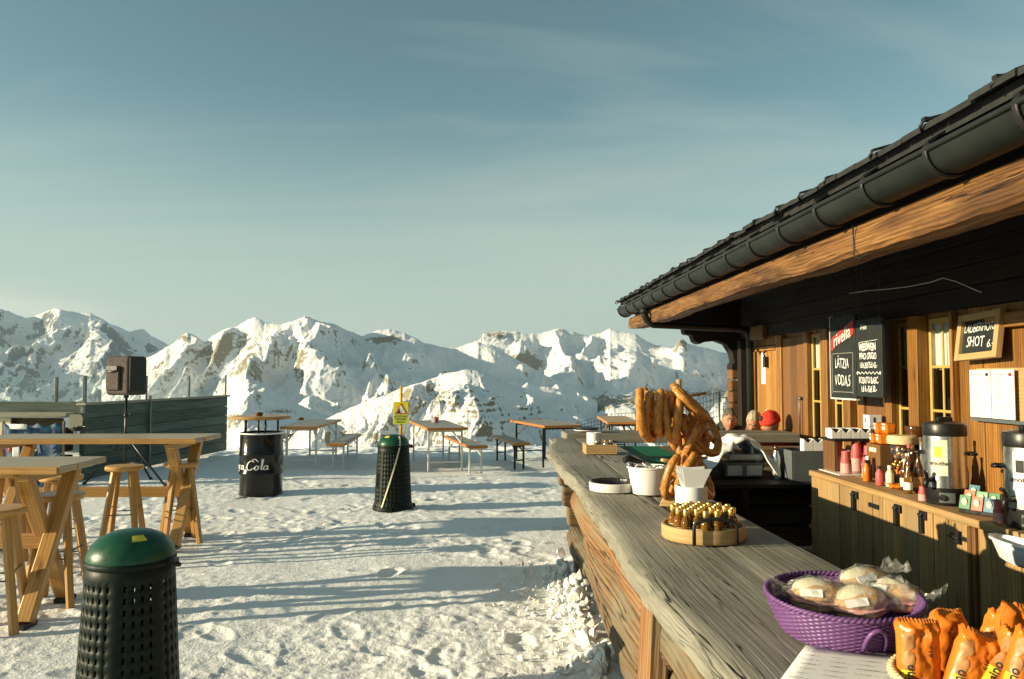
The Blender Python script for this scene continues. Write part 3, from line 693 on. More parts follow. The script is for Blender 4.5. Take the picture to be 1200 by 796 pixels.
    while y < YF:
        x = EX + 0.0; mb = MB(); yy = y + rng.uniform(-.06, .06)
        mb.beam((x - .06, yy, rz(x) + 0.063), (x + .02, yy, rz(x) + 0.086), 0.022, 0.010); mb.tube([(x - .055, yy, rz(x) + .064), (x - .06, yy + .02, rz(x) + .045), (x - .045, yy + .03, rz(x) + .03)], .006, n=5)
        if rng.random() < .35: mb.box((x - 0.03, yy + .03, rz(x) + 0.078), (0.025, 0.025, 0.014))
        mb.v = [p - rl for p in mb.v]; mb.build('snow_hook', M_iron, parent=rf); y += rng.uniform(.28, .42)
    mb = MB()
    for i in range(9):
        x = 1.80 + 0.158 * i; mb.box((x + .07, (YN + YF) / 2, rz(x) - 0.02), (0.154, YF - YN - .1, 0.025), Euler((0, -math.atan(SL), 0)).to_matrix())
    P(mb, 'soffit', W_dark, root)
    y = -1.6
    while y < 9.9: mb = MB(); mb.beam((2.115, y, rz(2.115) - 0.10), (3.09, y, rz(3.09) - 0.10), 0.10, 0.13); P(mb, 'rafter', W_dark, root, bevel=0.008, seg=1); y += 0.86
    mb = MB(); mb.box((1.93, 3.9, 2.50), (.08, 12.2, .205)); P(mb, 'fascia', W_dark, root)
    mb = MB()
    for i in range(14): mb.box((1.16 + .14 * i, 3.5, .03), (.136, 6.9, .03))
    P(mb, 'added_dark_floor', W_dark, root)  # unseen dark planks, added to stop snow bounce brightening the aisle
    mb = MB()
    for i in range(14): mb.box((2.16, .28, .10 + .178 * i), (1.9, .05, .174))
    P(mb, 'added_light_block', W_dark, root, bevel=.004, seg=1)  # out of view, added to block ambient light from behind
    # eave beam with an uneven lower edge
    mb = MB(); K = 150; rows = [[], [], [], [], [], [], []]
    for i in range(K + 1):
        y = -2.2 + (10.0 + 2.2) * i / K
        n1 = 0.010 * math.sin(y * 1.3) + 0.005 * math.sin(y * 3.7 + 1) + 0.006 * max(0, math.sin(y * 7.1)) ** 3 + 0.002 * math.sin(y * 23)
        n2 = 0.006 * math.sin(y * 3.1 + 2) + 0.004 * math.sin(y * 11)
        n3 = 0.006 * math.sin(y * 4.3 + 1) + 0.004 * math.sin(y * 17 + 2)
        for k, p in enumerate(((1.97, 2.395), (1.815, 2.395), (1.802 + n2, 2.365), (1.806 - n2 + n3, 2.32), (1.804 + n3, 2.272 + n1), (1.82, 2.250 + n1), (1.97, 2.252 + n1))): rows[k].append((p[0], y, p[1]))
    hh = [0, .15, .21, .28, .34, .36, .5]
    mb.grid(rows, uv=lambda a, c: (-2.2 + 12.2 * c / K, hh[a] + 20), sm=False)
    mb.add([rows[k][-1] for k in range(7)] + [rows[k][0] for k in range(7)], [tuple(range(7)), tuple(range(13, 6, -1))]); mb.add([rows[6][0], rows[6][-1], rows[0][-1], rows[0][0]], [(0, 1, 2, 3)])
    P(mb, 'eave_beam', W_beam, root, angle=35)
    # gutter: half round trough with rolled lip, straps, end cap, outlet and pipe
    GX, GZ, GR = 1.735, 2.497, 0.092
    mb = MB(); rows = []
    for k in range(15):
        a = math.pi + math.pi * k / 14
        rows.append([(GX + GR * math.cos(a), y, GZ + GR * math.sin(a)) for y in rline(-2.4, 9.88, 60)])
    mb.grid(rows); mb.tube([(GX - GR, -2.4, GZ + .004), (GX - GR, 9.88, GZ + .004)], 0.013)
    for yy in (9.88, -2.4): mb.prism([(GX + GR * math.cos(math.pi + math.pi * k / 14), GZ + GR * math.sin(math.pi + math.pi * k / 14)) for k in range(15)], (0, yy - .002, 0), (1, 0, 0), (0, 0, 1), (0, 0.006, 0))
    gt = P(mb, 'gutter', M_gutter, root, flipcheck=False)
    y = 0.32
    while y < 9.85:
        mb = MB()
        pts = [(GX + (GR + .007) * math.cos(a), y, GZ + (GR + .007) * math.sin(a)) for a in rline(math.pi - .12, 2 * math.pi, 15)]
        mb.tube([(GX - GR + .05, y, GZ + .06)] + pts, 0.017, n=6, flat=0.35); mb.beam((GX - GR, y, GZ + .03), (GX + 0.02, y, GZ + .10), .03, .008); y += 0.5
        mb.v = [p - rl for p in mb.v]; mb.build('gutter_strap', M_iron, parent=gt)
    mb = MB(); mb.tube([(GX, 8.6, GZ - GR + .03), (GX, 8.6, 2.33), (GX + .03, 8.61, 2.27), (GX + .10, 8.63, 2.225), (2.9, 8.95, 2.20), (3.03, 9.0, 2.18), (3.075, 9.03, 2.10), (3.08, 9.03, 0.05)], 0.042, n=12)
    mb.tube([(GX, 8.6, 2.40), (GX, 8.6, 2.345)], 0.055, n=12); P(mb, 'downpipe', M_gutter, root)
    # carved bracket at the far end
    mb = MB(); mb.prism([(1.98, 2.262), (2.42, 2.26), (2.44, 2.17), (2.53, 2.155), (2.56, 2.07), (2.62, 2.04), (2.69, 2.07), (2.84, 2.085), (2.96, 2.04), (3.03, 1.93), (3.055, 1.82), (3.02, 1.78), (3.02, 1.72), (3.08, 1.69), (3.26, 1.69), (3.26, 2.75), (2.2, 2.5), (1.98, 2.5)], (0, 9.56, 0), (1, 0, 0), (0, 0, 1), (0, 0.2, 0))
    P(mb, 'eave_bracket', W_dark, root, bevel=0.012)
    mb = MB()
    for i in range(12): mb.box((3.09 + (i % 2) * .01, 9.66, 0.07 + 0.145 * i), (0.16, 0.2, 0.14))
    P(mb, 'corner_post', W_brown, root, bevel=0.02)
    # slack white cable below the soffit
    mb = MB(); c0 = [on_x(x, y, 2.75) for x, y in ((995, 344), (1015, 341), (1040, 339), (1065, 336), (1090, 331), (1105, 326), (1120, 330), (1150, 343))]
    mb.tube(c0, 0.0026, n=6); P(mb, 'cable', M_paper2, root)
    mb = MB(); mb.tube([(1.79, 3.72, 2.42), (1.79, 3.72, 2.32), (1.792, 3.72, 2.24), (1.793, 3.66, 2.215), (1.793, 3.60, 2.23), (1.793, 3.585, 2.225)], .004, n=6); P(mb, 'eave_wire', M_iron, root)
    return root
build_hut()

# ------------------------------------------------------------------ log bar counter
CZ = 1.05
def build_counter():
    root = thing('log_bar_counter', (0.8, 4.0, 0), 'long grey weathered plank bar counter on a rough log base', 'bar counter')
    Y0, Y1 = 0.9, 7.36
    def le(y):   # live edge
        return 0.484 + 0.012 * math.sin(y * 1.7 + 0.6) + 0.006 * math.sin(y * 4.6) + 0.003 * math.sin(y * 11 + 1) + 0.10 * sstep(6.2, 7.3, np.array(y)).item()
    K = 230
    rng = np.random.RandomState(2)
    def plank(x0f, x1f, edge, nm, zoff):
        mb = MB(); rows = []
        nx = 16
        prof = []
        for i in range(K + 1):
            y = Y0 + (Y1 - Y0) * i / K; a = x0f(y); b = x1f(y); row = []
            for k in range(nx + 1):
                s = k / nx; x = a + (b - a) * s
                z = CZ + zoff + 0.0035 * math.sin(y * 2.3 + x * 9) + 0.0016 * math.sin(x * 150 + math.sin(y * 1.1) * 3) - 0.010 * max(0, 1 - s * 9) * (1 if edge else .2) - 0.004 * max(0, 1 - (1 - s) * 12)
                row.append((x, y, z, x - (a - .484) * math.exp(-(x - a) / .07) if edge else x))
            if edge:
                e = []
                for q, (dx, dz) in enumerate(((-.010, -.022), (-.016, -.045), (-.010, -.07), (.004, -.09), (.022, -.103))):
                    j = 0.007 * math.sin(y * 5 + q * 1.7) * math.sin(y * 2.3 + q) + 0.003 * math.sin(y * 17 + q * 2.9) + .002 * math.sin(y * 41 + q)
                    e.append((a + dx + j, y, CZ + dz + j * .4, .47 - abs(dz)))
                row = e[::-1] + row
            else: row = [(a + .001, y, CZ - .1, a - .1)] + row
            row = row + [(b + 0.002, y, CZ - 0.1, b + .1)]
            rows.append(row)
        mb.grid([[p[:3] for p in r_] for r_ in rows], uv=lambda i, j: (rows[i][j][1], rows[i][j][3] + (0 if edge else 30)))
        n = len(rows[0]); mb.add([rows[0][j][:3] for j in range(n)], [tuple(range(n))]); mb.add([rows[-1][j][:3] for j in range(n)], [tuple(range(n))])
        mb.add([rows[0][0][:3], rows[0][-1][:3], rows[-1][-1][:3], rows[-1][0][:3]], [(0, 1, 2, 3)])
        P(mb, nm, W_grey, root, angle=50)
    seam = lambda y: 0.800 + 0.006 * math.sin(y * 0.9)
    plank(le, lambda y: seam(y) - .0012, True, 'counter_plank', 0.0)
    plank(lambda y: seam(y) + .0012, lambda y: 1.09 + .004 * math.sin(y * 1.3), False, 'counter_plank', -0.0012)
    # cross plank over the far end
    mb = MB(); mb.box((1.86, 7.66, 1.045), (2.28, 0.56, 0.085), jit=.006); P(mb, 'end_plank', W_grey, root, bevel=0.012)
    mb = MB(); mb.box((0.72, 7.25, 1.0), (0.30, 0.62, 0.075), jit=.006); P(mb, 'corner_board', W_grey, root, bevel=0.01)
    # stacked logs, corbelled outwards to the top
    spec = [(0.84, 0.615, 0.105, 2.72, 4.95), (0.62, 0.665, 0.115, 2.2, 4.80), (0.40, 0.745, 0.105, 1.0, 5.2), (0.18, 0.80, 0.115, 1.0, 7.0)]
    for i, (z, x, r, a, b) in enumerate(spec):
        mb = MB(); log_tube(mb, (x, a, z), (x, b, z), r, n=16, seed=i + 3, rough=.06, sq=1.0); P(mb, 'log', W_logred if i == 0 else W_log, root)
    mb = MB(); log_tube(mb, (0.62, 1.0, .84), (0.62, 2.42, .84), 0.11, n=16, seed=22); P(mb, 'log', W_log, root)
    mb = MB(); log_tube(mb, (0.69, 1.0, .60), (0.69, 2.25, .60), 0.11, n=16, seed=25); P(mb, 'log', W_log, root)
    for i, z in enumerate((0.86, 0.64, 0.42, 0.20)):
        mb = MB(); mb.box((0.99, 6.05, z - .02), (0.16, 2.2, 0.205), jit=.008); P(mb, 'wall_log', W_log, root, bevel=0.02)
    mb = MB(); mb.box((0.545, 2.58, 0.80), (0.07, 0.155, 0.36), Euler((0, 0.06, 0)).to_matrix()); P(mb, 'post_board', W_logred, root, bevel=0.01)
    for i, (z, x0) in enumerate(((.895, .60), (.71, .635), (.525, .675), (.34, .715), (.15, .75))):
        mb = MB(); mb.box(((x0 + 3.0) / 2, 7.22, z), (3.0 - x0, 0.15, 0.178), jit=.007); P(mb, 'end_log', W_log, root, bevel=0.022)
        if 0 < i < 4:
            mb = MB(); log_tube(mb, (x0 - .08, 2.58, z + .03), (1.1, 2.58, z + .03), .085, n=12, seed=i + 40); P(mb, 'cross_log', W_log, root)
    # inner side boards and the low work shelf
    mb = MB()
    for i in range(34): mb.box((1.055, 1.05 + .18 * i, .48), (.03, .176, .94))
    P(mb, 'inner_panel', W_dark, root)
    mb = MB(); mb.box((2.1, 6.72, .735), (2.0, .82, .035)); mb.box((1.32, 5.5, .735), (.44, 1.6, .03))
    for x, y in ((1.2, 6.35), (3.0, 6.35), (2.1, 6.35), (1.5, 4.8)): mb.box((x, y, .358), (.06, .06, .716))
    P(mb, 'work_shelf', W_dark, root, bevel=.004, seg=1)
    return root
build_counter()

# ------------------------------------------------------------------ service cabinet in front of the hut wall
SZ = 0.90
def build_cabinet():
    root = thing('service_cabinet', (2.8, 4.0, 0), 'sunlit plank cabinet with iron latches under the drinks and urns', 'cabinet')
    Y0, Y1 = 0.6, 6.04
    mb = MB()
    for i, (x0, x1) in enumerate(((2.515, 2.72), (2.722, 2.93), (2.932, 3.10))): mb.box(((x0 + x1) / 2, (Y0 + Y1) / 2, SZ - .02), (x1 - x0, Y1 - Y0, .04), jit=.003)
    P(mb, 'top', W_cab, root, bevel=.005, seg=1)
    mb = MB(); y = Y0 + .02; rng = random.Random(5)
    while y < Y1 - .06:
        w = min(rng.uniform(.10, .17), Y1 - .03 - y); mb.box((2.55 + rng.uniform(-.004, .004), y + w / 2, .43), (.035, w - .005, .855)); y += w
    P(mb, 'front_board', W_cab, root, bevel=.003, seg=1)
    mb = MB(); y = 2.52
    for i in range(4): mb.box((2.60 + i * .14, Y1 - .02, .43), (.136, .035, .855))
    P(mb, 'end_board', W_cab, root, bevel=.003, seg=1)
    mb = MB()
    for yy in (3.98, 4.02): mb.box((2.525, yy, .43), (.02, .03, .85))
    P(mb, 'stile', W_brown, root, bevel=.003, seg=1)
    for px, py, k in ((1001, 580, 0), (1023, 593, 2), (1051, 596, 0), (1081, 604, 0), (1123, 630, 1)):
        p = on_x(px, py, 2.52); mb = MB()
        if k == 0: mb.box((2.522, p.y, p.z), (.012, .07, .05)); mb.box((2.512, p.y + .005, p.z - .05), (.02, .025, .11)); mb.tube([(2.51, p.y - .02, p.z + .01), (2.495, p.y, p.z), (2.51, p.y + .03, p.z + .005)], .006, n=6)
        elif k == 1: mb.box((2.524, p.y, p.z), (.014, .15, .022)); mb.box((2.515, p.y, p.z), (.02, .03, .07)); mb.tube([(2.505, p.y - .03, p.z), (2.505, p.y + .06, p.z)], .010, n=8)
        else: mb.box((2.523, p.y, p.z), (.012, .12, .03))
        P(mb, 'latch', M_iron, root, bevel=.002, seg=1)
build_cabinet()
# ------------------------------------------------------------------ terrace furniture on the snow
def place(o, p, rz=0.0): o.location = p; o.rotation_euler = (0, 0, rz); return o
def relabel(o, label): o['label'] = label; return o

def make_trestle_table(loc, label, rz=0.0, seed=1, LX=2.15, W=0.66, H=1.05):
    root = thing('standing_table', loc, label, 'table', 'pine standing tables', rz)
    rng = random.Random(seed)
    mb = MB()
    for i in range(3):
        y = -W / 2 + W * (i + .5) / 3; e = rng.uniform(-.012, .012)
        mb.box((e, y, H - .0225), (LX, W / 3 - .010, .045))
    mb.build('tabletop', [W_pinetop], root, bevel=.006)
    mb = MB(); 
    for y in (-W / 2 - .004,): mb.box((0, y, H - .027), (LX - .006, .014, .050))
    mb.build('front_edge', W_pine, root, bevel=.004, seg=1)
    for sx in (-1, 1):
        x = sx * (LX / 2 - .24)
        mb = MB(); mb.box((x, 0, H - .077), (.07, W - .06, .06)); mb.build('batten', W_pine, root, bevel=.005, seg=1)
        for sy in (-1, 1):
            xx = x + sy * .036
            mb = MB(); mb.beam((xx, sy * .25, H - .05), (xx, -sy * .30, .03), .068, .10, up=(1, 0, 0)); lg = mb.build('leg', W_pine, root, bevel=.007)
            mb = MB(); mb.box((xx, -sy * .305, .018), (.09, .15, .035)); mb.build('foot_pad', M_black, lg, bevel=.006)
        mb = MB(); mb.tube([(x - .08, 0, .52), (x + .08, 0, .52)], .009, n=6); mb.build('bolt', M_iron, root)
    mb = MB(); mb.box((0, 0.0, .50), (LX - .40, .05, .10)); mb.build('stretcher', W_pine, root, bevel=.006)
    return root
def make_stool(loc, label, rz=0.0):
    root = thing('bar_stool', loc, label, 'stool', 'round pine bar stools', rz); H = .79
    mb = MB(); mb.lathe([(0, H - .045), (.155, H - .045), (.168, H - .036), (.170, H - .010), (.162, H), (0, H + .002)], n=30); mb.build('seat', W_pine, root, angle=40)
    for k in range(4):
        a = math.pi / 4 + k * math.pi / 2; c, s = math.cos(a), math.sin(a)
        mb = MB(); mb.beam((.10 * c, .10 * s, H - .04), (.225 * c, .225 * s, .0), .045, .045, up=(s, -c, 0)); mb.build('leg', W_pine, root, bevel=.006)
        a2 = a + math.pi / 2; f = .175; z = .34 + .05 * (k % 2)
        mb = MB(); mb.tube([(f * c, f * s, z), (f * math.cos(a2), f * math.sin(a2), z)], .006, n=6); mb.build('rung', M_zinc, root)
    return root
def gx(px, py, Y): return on_y(px, py, Y).x
_a, _b = on_z(230.6, 513.5, 1.05), on_z(258.8, 508.2, 1.05); _y = (_a.y + _b.y) / 2
T1 = make_trestle_table(((_a.x + _b.x) / 2 - 1.075, _y, 0), 'long pine standing table with a black ashtray, before the speaker tripod', 0.0, 1)
_a, _b = on_z(64.8, 546.2, 1.05), on_z(130.6, 535.4, 1.05); _y = (_a.y + _b.y) / 2
T2 = make_trestle_table(((_a.x + _b.x) / 2 - 1.075, _y, 0), 'pine standing table nearest the camera at the left edge, behind the domed bin', 0.0, 2)
def sp(px, py): q = on_z(px, py, .79); return (q.x, q.y, 0)
S0 = make_stool(sp(146, 545.5), 'pine bar stool standing free between the two standing tables, its whole round seat in view', .2)
for loc, rz, lb in ((sp(213, 541.5), .5, 'pine bar stool tucked behind the right end of the rear standing table'),
                     (sp(70, 578), .1, 'pine bar stool with its shaded seat under the end of the front standing table'),
                     (sp(-4, 595), .3, 'pine bar stool cut by the left picture edge, before the front table'),
                     (sp(72, 557), .9, 'pine bar stool half hidden behind the front table top'),
                     (sp(12, 552), .4, 'pine bar stool at the far left between the tables, mostly hidden by the front table')):
    dup(S0, loc, rz, lb)

def make_ashtray(loc, label, mat, r=.055, h=.04, rz=0):
    root = thing('ashtray', loc, label, 'ashtray')
    mb = MB(); mb.lathe([(0, 0), (r * .85, 0), (r, h * .5), (r, h), (r * .86, h), (r * .78, h * .35), (0, h * .3)], n=24); mb.build('bowl', mat, root, angle=40)
    mb = MB(); rng = random.Random(int(loc[0] * 100))
    for k in range(3):
        a = rng.uniform(0, 6.28); mb = MB(); p0 = Vector((math.cos(a), math.sin(a), 0)) * r * .4 + Vector((0, 0, h * .5)); p1 = Vector((math.cos(a), math.sin(a), 0)) * r * 1.05 + Vector((0, 0, h + .006))
        mb.tube([p0, p1], .004, n=6); mb.build('cigarette_end', M_paper, root)
    return root
p = on_z(92, 505, 1.05); make_ashtray((p.x, p.y, 1.05), 'black round ashtray on the rear standing table', M_black, .075, .045)
# menu card standing behind it
p = on_z(84, 503, 1.05); root = thing('table_card', (p.x, p.y + .08, 1.05), 'cream table card standing upright behind the black ashtray', 'card', rz=.5)
mb = MB(); mb.prism([(-.065, 0), (.065, 0), (.07, .12), (.05, .155), (-.06, .165)], (0, -.004, 0), (1, 0, 0), (0, 0, 1), (0, .008, 0)); mb.build('card', M_label, root)
mb = MB(); mb.box((0, .01, .007), (.09, .06, .014)); mb.build('card_foot', W_raw, root, bevel=.003)

# ---- perforated bins
def make_bin(loc, label, rz=0.0, tape=False, sticker=(0, 0)):
    root = thing('litter_bin', loc, label, 'litter bin', 'domed green litter bins', rz)
    N = 34; zs = [.0, .045, .10]; kind = [0, 0]
    z = .10
    while z < .69: zs += [z + .026, z + .052]; kind += [1, 0]; z += .052
    zs += [.80]; kind += [0]
    Q = .875
    def rad(z): return Q * (.262 - .048 * (z / .8) + (.022 * max(0, 1 - z / .07)))
    mb = MB(); rows = []
    for z in zs:
        r = rad(z); row = []
        for k in range(N):
            a0 = 2 * math.pi * k / N
            for d in (-.155, .155): row.append((r * math.cos(a0 + d * 2 * math.pi / N), r * math.sin(a0 + d * 2 * math.pi / N), z))
        rows.append(row)
    J = 2 * N; b = 0
    for row in rows: mb.v += [Vector(p) for p in row]
    for i in range(len(zs) - 1):
        for j in range(J):
            if kind[i] == 1 and j % 2 == 0 and (j // 2) % 11 not in (5, 10): continue
            j2 = (j + 1) % J; mb.face((i * J + j, i * J + j2, (i + 1) * J + j2, (i + 1) * J + j), [(j * .02, zs[i]), (j * .02 + .02, zs[i]), (j * .02 + .02, zs[i + 1]), (j * .02, zs[i + 1])], 0, True)
    mb.build('body', M_greenbin, root, solid=.008, angle=40)
    mb = MB(); mb.lathe([(.275 * Q, 0), (.287 * Q, .012), (.283 * Q, .05), (.268 * Q, .058)], n=40)
    for k in range(3):
        a = k * 2.094 + .3; mb.box((.25 * math.cos(a), .25 * math.sin(a), .025), (.07, .06, .05), Euler((0, 0, a)).to_matrix())
    mb.build('foot_ring', M_greenbin, root, angle=40, bevel=0)
    mb = MB(); mb.lathe([(.15, .06), (.168, .10), (.163, .42), (.155, .52)], n=28)
    for k, v in enumerate(mb.v): mb.v[k] = v + Vector((.010 * math.sin(v.z * 30 + k), .010 * math.cos(v.z * 23 + k * 2), .03 * math.sin(k * .9) if v.z > .55 else 0))
    mb.build('bin_liner', M_black, root, flipcheck=False)
    mb = MB(); mb.lathe([(r_ * Q, z_) for r_, z_ in ((.216, .775), (.222, .782), (.221, .80), (.216, .822), (.196, .856), (.160, .887), (.105, .909), (.05, .918), (0, .920))], n=44)
    ld = mb.build('lid', M_greenlid, root, angle=60)
    mb = MB(); mb.lathe([(.224 * Q, .762), (.229 * Q, .768), (.229 * Q, .785), (.224 * Q, .79)], n=44); mb.build('rim', M_greenbin, ld)
    a = sticker[0]; mb = MB(); rows = []
    def dome(r_): return float(np.interp(r_ / Q, [0, .05, .105, .16, .196, .216, .221], [.920, .918, .909, .887, .856, .822, .80])) + .003
    for i in range(6):
        row = []
        for j in range(6):
            r_ = .105 + .040 * i / 5; t_ = a + (j / 5 - .5) * .46; row.append((r_ * math.cos(t_), r_ * math.sin(t_), dome(r_)))
        rows.append(row)
    mb.grid(rows); mb.build('sticker', M_sticker, ld)
    mb = MB(); mb.box((.212, 0, .775), (.04, .04, .03)); mb.tube([(.215, -.025, .765), (.245, 0, .76), (.215, .025, .765)], .011, n=8); mb.build('latch', M_black, root, bevel=.008)
    if tape:
        mb = MB(); L_, R_ = [], []
        for i in range(28):
            s = i / 27; z = .905 - s * .86; ang = math.radians(-62 - 68 * s)
            r_ = (.12 + .1 * min(1, s * 6)) if z > .80 else rad(z) + .011
            if z > .80: z = dome(r_) + .002
            q = Vector((r_ * math.cos(ang), r_ * math.sin(ang), z)); tq = Vector((-math.sin(ang), math.cos(ang), .35)).normalized() * .011
            L_.append(q - tq); R_.append(q + tq)
        mb.grid([L_, R_]); mb.build('pale_strap', M_label, root)
    return root
_p = on_z(154.5, 620, .92)
make_bin((_p.x, _p.y, 0), 'big dark green perforated litter bin with a domed lid in the left foreground', -.15, False, (-.75, 0))
make_bin((gx(461, 540, 9.62), 9.62, 0), 'green perforated litter bin with a pale strap before the warning sign', .2, True, (-2.3, 0))

# ---- oil drum table
def script_strokes():
    """white script lettering as centre lines: list of polylines (x, y), em about 1"""
    S = []
    def arc(cx, cy, rx, ry, a0, a1, n=26, sl=.28): return [(cx + rx * math.cos(R(a0 + (a1 - a0) * i / (n - 1))) + sl * (ry * math.sin(R(a0 + (a1 - a0) * i / (n - 1)))), cy + ry * math.sin(R(a0 + (a1 - a0) * i / (n - 1)))) for i in range(n)]
    def C(x): return arc(x, .42, .36, .46, 48, 318) + arc(x + .22, .20, .16, .10, -80, 40, 8)
    def flourish(x): return [(x + .10, .98)] + [(x + .3 + .5 * t, 1.0 + .10 * math.sin(t * 5) - .10 * t) for t in [i / 14 for i in range(15)]]
    def o(x): return arc(x, .20, .17, .21, 70, 430)
    def c(x): return arc(x, .20, .16, .21, 50, 315)
    def a(x): return arc(x, .20, .16, .21, 60, 420)
    def ad(x): return [(x + .23, .42), (x + .18, .22), (x + .16, .06), (x + .22, 0), (x + .32, .06)]
    def l(x): return [(x - .1, .05)] + [(x + .02 + .20 * t, .1 + .9 * t) for t in (0, .25, .5, .75, 1)] + arc(x + .14, .93, .06, .12, 60, 200, 8, 0) + [(x + .02, .35), (x - .01, .08), (x + .06, 0), (x + .18, .07)]
    def tail(x): return [(x - .25 + t * 1.2, -.12 - .14 * math.sin(t * 3.1)) for t in [i / 16 for i in range(17)]]
    x = 0
    S += [C(x), o(x + .62), c(x + 1.08), a(x + 1.52), ad(x + 1.52), tail(.1), [(1.95, .22), (2.12, .25)]]
    x = 2.55; S += [C(x), flourish(x), o(x + .60), l(x + 1.02), a(x + 1.42), ad(x + 1.42)]
    return S
def make_drum_table():
    Y = 10.9; X = gx(306.5, 530, Y)
    root = thing('drum_table', (X, Y, 0), 'glossy black oil drum with white script lettering carrying a round pine table top', 'drum table')
    r = .288; H = .86
    prof = [(0, .01), (r - .012, .01), (r - .010, 0), (r + .006, .004), (r + .006, .018), (r, .024)]
    for zc in (.30, .56): prof += [(r, zc - .03), (r + .010, zc - .014), (r + .010, zc + .014), (r, zc + .03)]
    prof += [(r, H - .03), (r + .006, H - .022), (r + .007, H - .004), (r - .004, H), (r - .012, H - .02), (0, H - .022)]
    mb = MB(); mb.lathe(prof, n=56); mb.build('drum', M_oildrum, root, angle=35)
    mb = MB(); mb.lathe([(r + .0085, H - .022), (r + .0115, H - .016), (r + .0115, H - .009), (r + .0085, H - .003)], n=56); mb.build('rim_ring', M_whitep, root)
    mb = MB(); sc = .137
    for st in script_strokes():
        Lp, Rp = [], []
        for i, (x, y) in enumerate(st):
            x2, y2 = st[min(i + 1, len(st) - 1)]; x1, y1 = st[max(i - 1, 0)]; dx, dy = x2 - x1, y2 - y1; l_ = math.hypot(dx, dy) or 1
            w = .018 + .042 * abs(dy / l_) ** 1.2
            for sg, lst in ((1, Lp), (-1, Rp)):
                xx = (x - sg * dy / l_ * w) * sc; yy = (y + sg * dx / l_ * w) * sc
                a = -math.pi / 2 - 1.42 + xx / r; lst.append((math.cos(a) * (r + .0125), math.sin(a) * (r + .0125), .365 + yy))
        mb.grid([Lp, Rp], sm=False)
    mb.build('lettering', M_whitep, root)
    for k in range(4):
        a = .5 + k * math.pi / 2; mb = MB(); mb.tube([(.22 * math.cos(a), .22 * math.sin(a), H - .025), (.22 * math.cos(a), .22 * math.sin(a), 1.045)], .014 if k != 2 else .02, n=8); mb.build('post', M_iron, root)
    mb = MB(); mb.lathe([(0, 1.04), (.37, 1.04), (.388, 1.05), (.392, 1.075), (.385, 1.085), (0, 1.086)], n=48); mb.build('tabletop', W_pine, root, angle=40)
    make_ashtray((X - .03, Y - .05, 1.086), 'small brown ashtray on the round drum table top', W_brown, .055, .05)
make_drum_table()

# ---- folding beer tables and benches
def make_folding(name, W, Ln, H, legmat, topmat, edgemat, label, cat, group, loc, rz, leg_in=.06):
    root = thing(name, loc, label, cat, group, rz)
    mb = MB(); mb.box((0, 0, H - .012), (W - .012, Ln - .012, .024)); mb.build('top', topmat, root)
    mb = MB()
    for s in (-1, 1):
        mb.box((s * (W / 2 - .004), 0, H - .020), (.012, Ln, .044)); mb.box((0, s * (Ln / 2 - .012), H - .020), (W - .022, .028, .044))
    mb.build('edge', edgemat, root, bevel=.004, seg=1)
    for sy in (-1, 1):
        yy = sy * (Ln / 2 - .22)
        for sx in (-1, 1):
            mb = MB(); x = sx * (W / 2 - leg_in); mb.box((x, yy, (H - .04) / 2), (.032, .032, H - .04)); mb.build('leg', legmat, root, bevel=.004, seg=1)
            mb = MB(); mb.beam((x, yy, H * .62), (x * .5, yy - sy * .34, H - .04), .018, .018); mb.build('brace', legmat, root)
        
        for z_, h_ in ((.16, .022), (H - .07, .03)): mb = MB(); mb.box((0, yy, z_), (W - 2 * leg_in - .04, .022, h_)); mb.build('cross_bar', legmat, root)
    return root
def folding(name, front_px, front_y, W, Ln, H, rz, legmat, label, edgemat=W_beeredge, topmat=W_beer):
    """front_px: pixel column of the middle of the front edge at depth front_y"""
    x = (front_px - 575) / F * front_y
    c = Vector((x, front_y, 0)) + Vector((-math.sin(rz), math.cos(rz), 0)) * Ln / 2
    cat, grp = ('table', 'folding beer tables') if 'table' in name else ('bench', 'folding beer benches')
    return make_folding(name, W, Ln, H, legmat, topmat, edgemat, label, cat, grp, c, rz)
b1 = folding('folding_table', 352.5, 13.5, .64, 2.2, .76, 0.0, M_whitemetal, 'folding beer table right behind the black drum, pale legs')
folding('folding_bench', 396.5, 13.35, .30, 2.2, .48, 0.04, M_whitemetal, 'folding beer bench right of the table behind the drum')
folding('folding_bench', 299, 13.4, .30, 2.2, .48, 0.0, M_whitemetal, 'folding beer bench hidden behind the black drum')
b2 = folding('folding_table', 525, 13.1, .70, 2.3, .76, 0.235, M_whitemetal, 'folding beer table right of the yellow warning sign, pale legs, cup on top')
folding('folding_bench', 561, 12.8, .32, 2.3, .48, 0.24, M_whitemetal, 'folding beer bench right of the table beside the warning sign')
folding('folding_bench', 473, 12.9, .32, 2.2, .48, 0.235, M_whitemetal, 'folding beer bench half hidden behind the strapped litter bin')
b3 = folding('folding_table', 660, 13.7, .72, 1.9, .76, 0.30, M_iron, 'folding beer table with black legs near the corner of the log counter')
folding('folding_bench', 612, 13.35, .28, 1.8, .48, 0.22, M_iron, 'short folding bench with black legs left of the black legged table')
folding('folding_table', 731, 14.6, .62, 2.2, .76, -0.05, M_iron, 'folding beer table with black legs seen behind the pretzels', topmat=W_raw)
p = on_z(355, 492, .76); make_ashtray((p.x, p.y - .2, .762), 'ashtray on the folding table behind the drum', W_brown, .07, .05)
p = on_z(511, 495, .76); root = thing('paper_cup', (p.x, p.y - .1, .762), 'half white half brown cup on the table beside the warning sign', 'cup')
mb = MB(); mb.lathe([(0, 0), (.055, 0), (.06, .10), (.052, .10), (.048, .02), (0, .02)], n=20); mb.build('cup', M_redcup, root, angle=40)
mb = MB(); mb.box((-.04, -.048, .045), (.06, .02, .085)); mb.build('cup_sleeve', M_paper, root, bevel=.006)

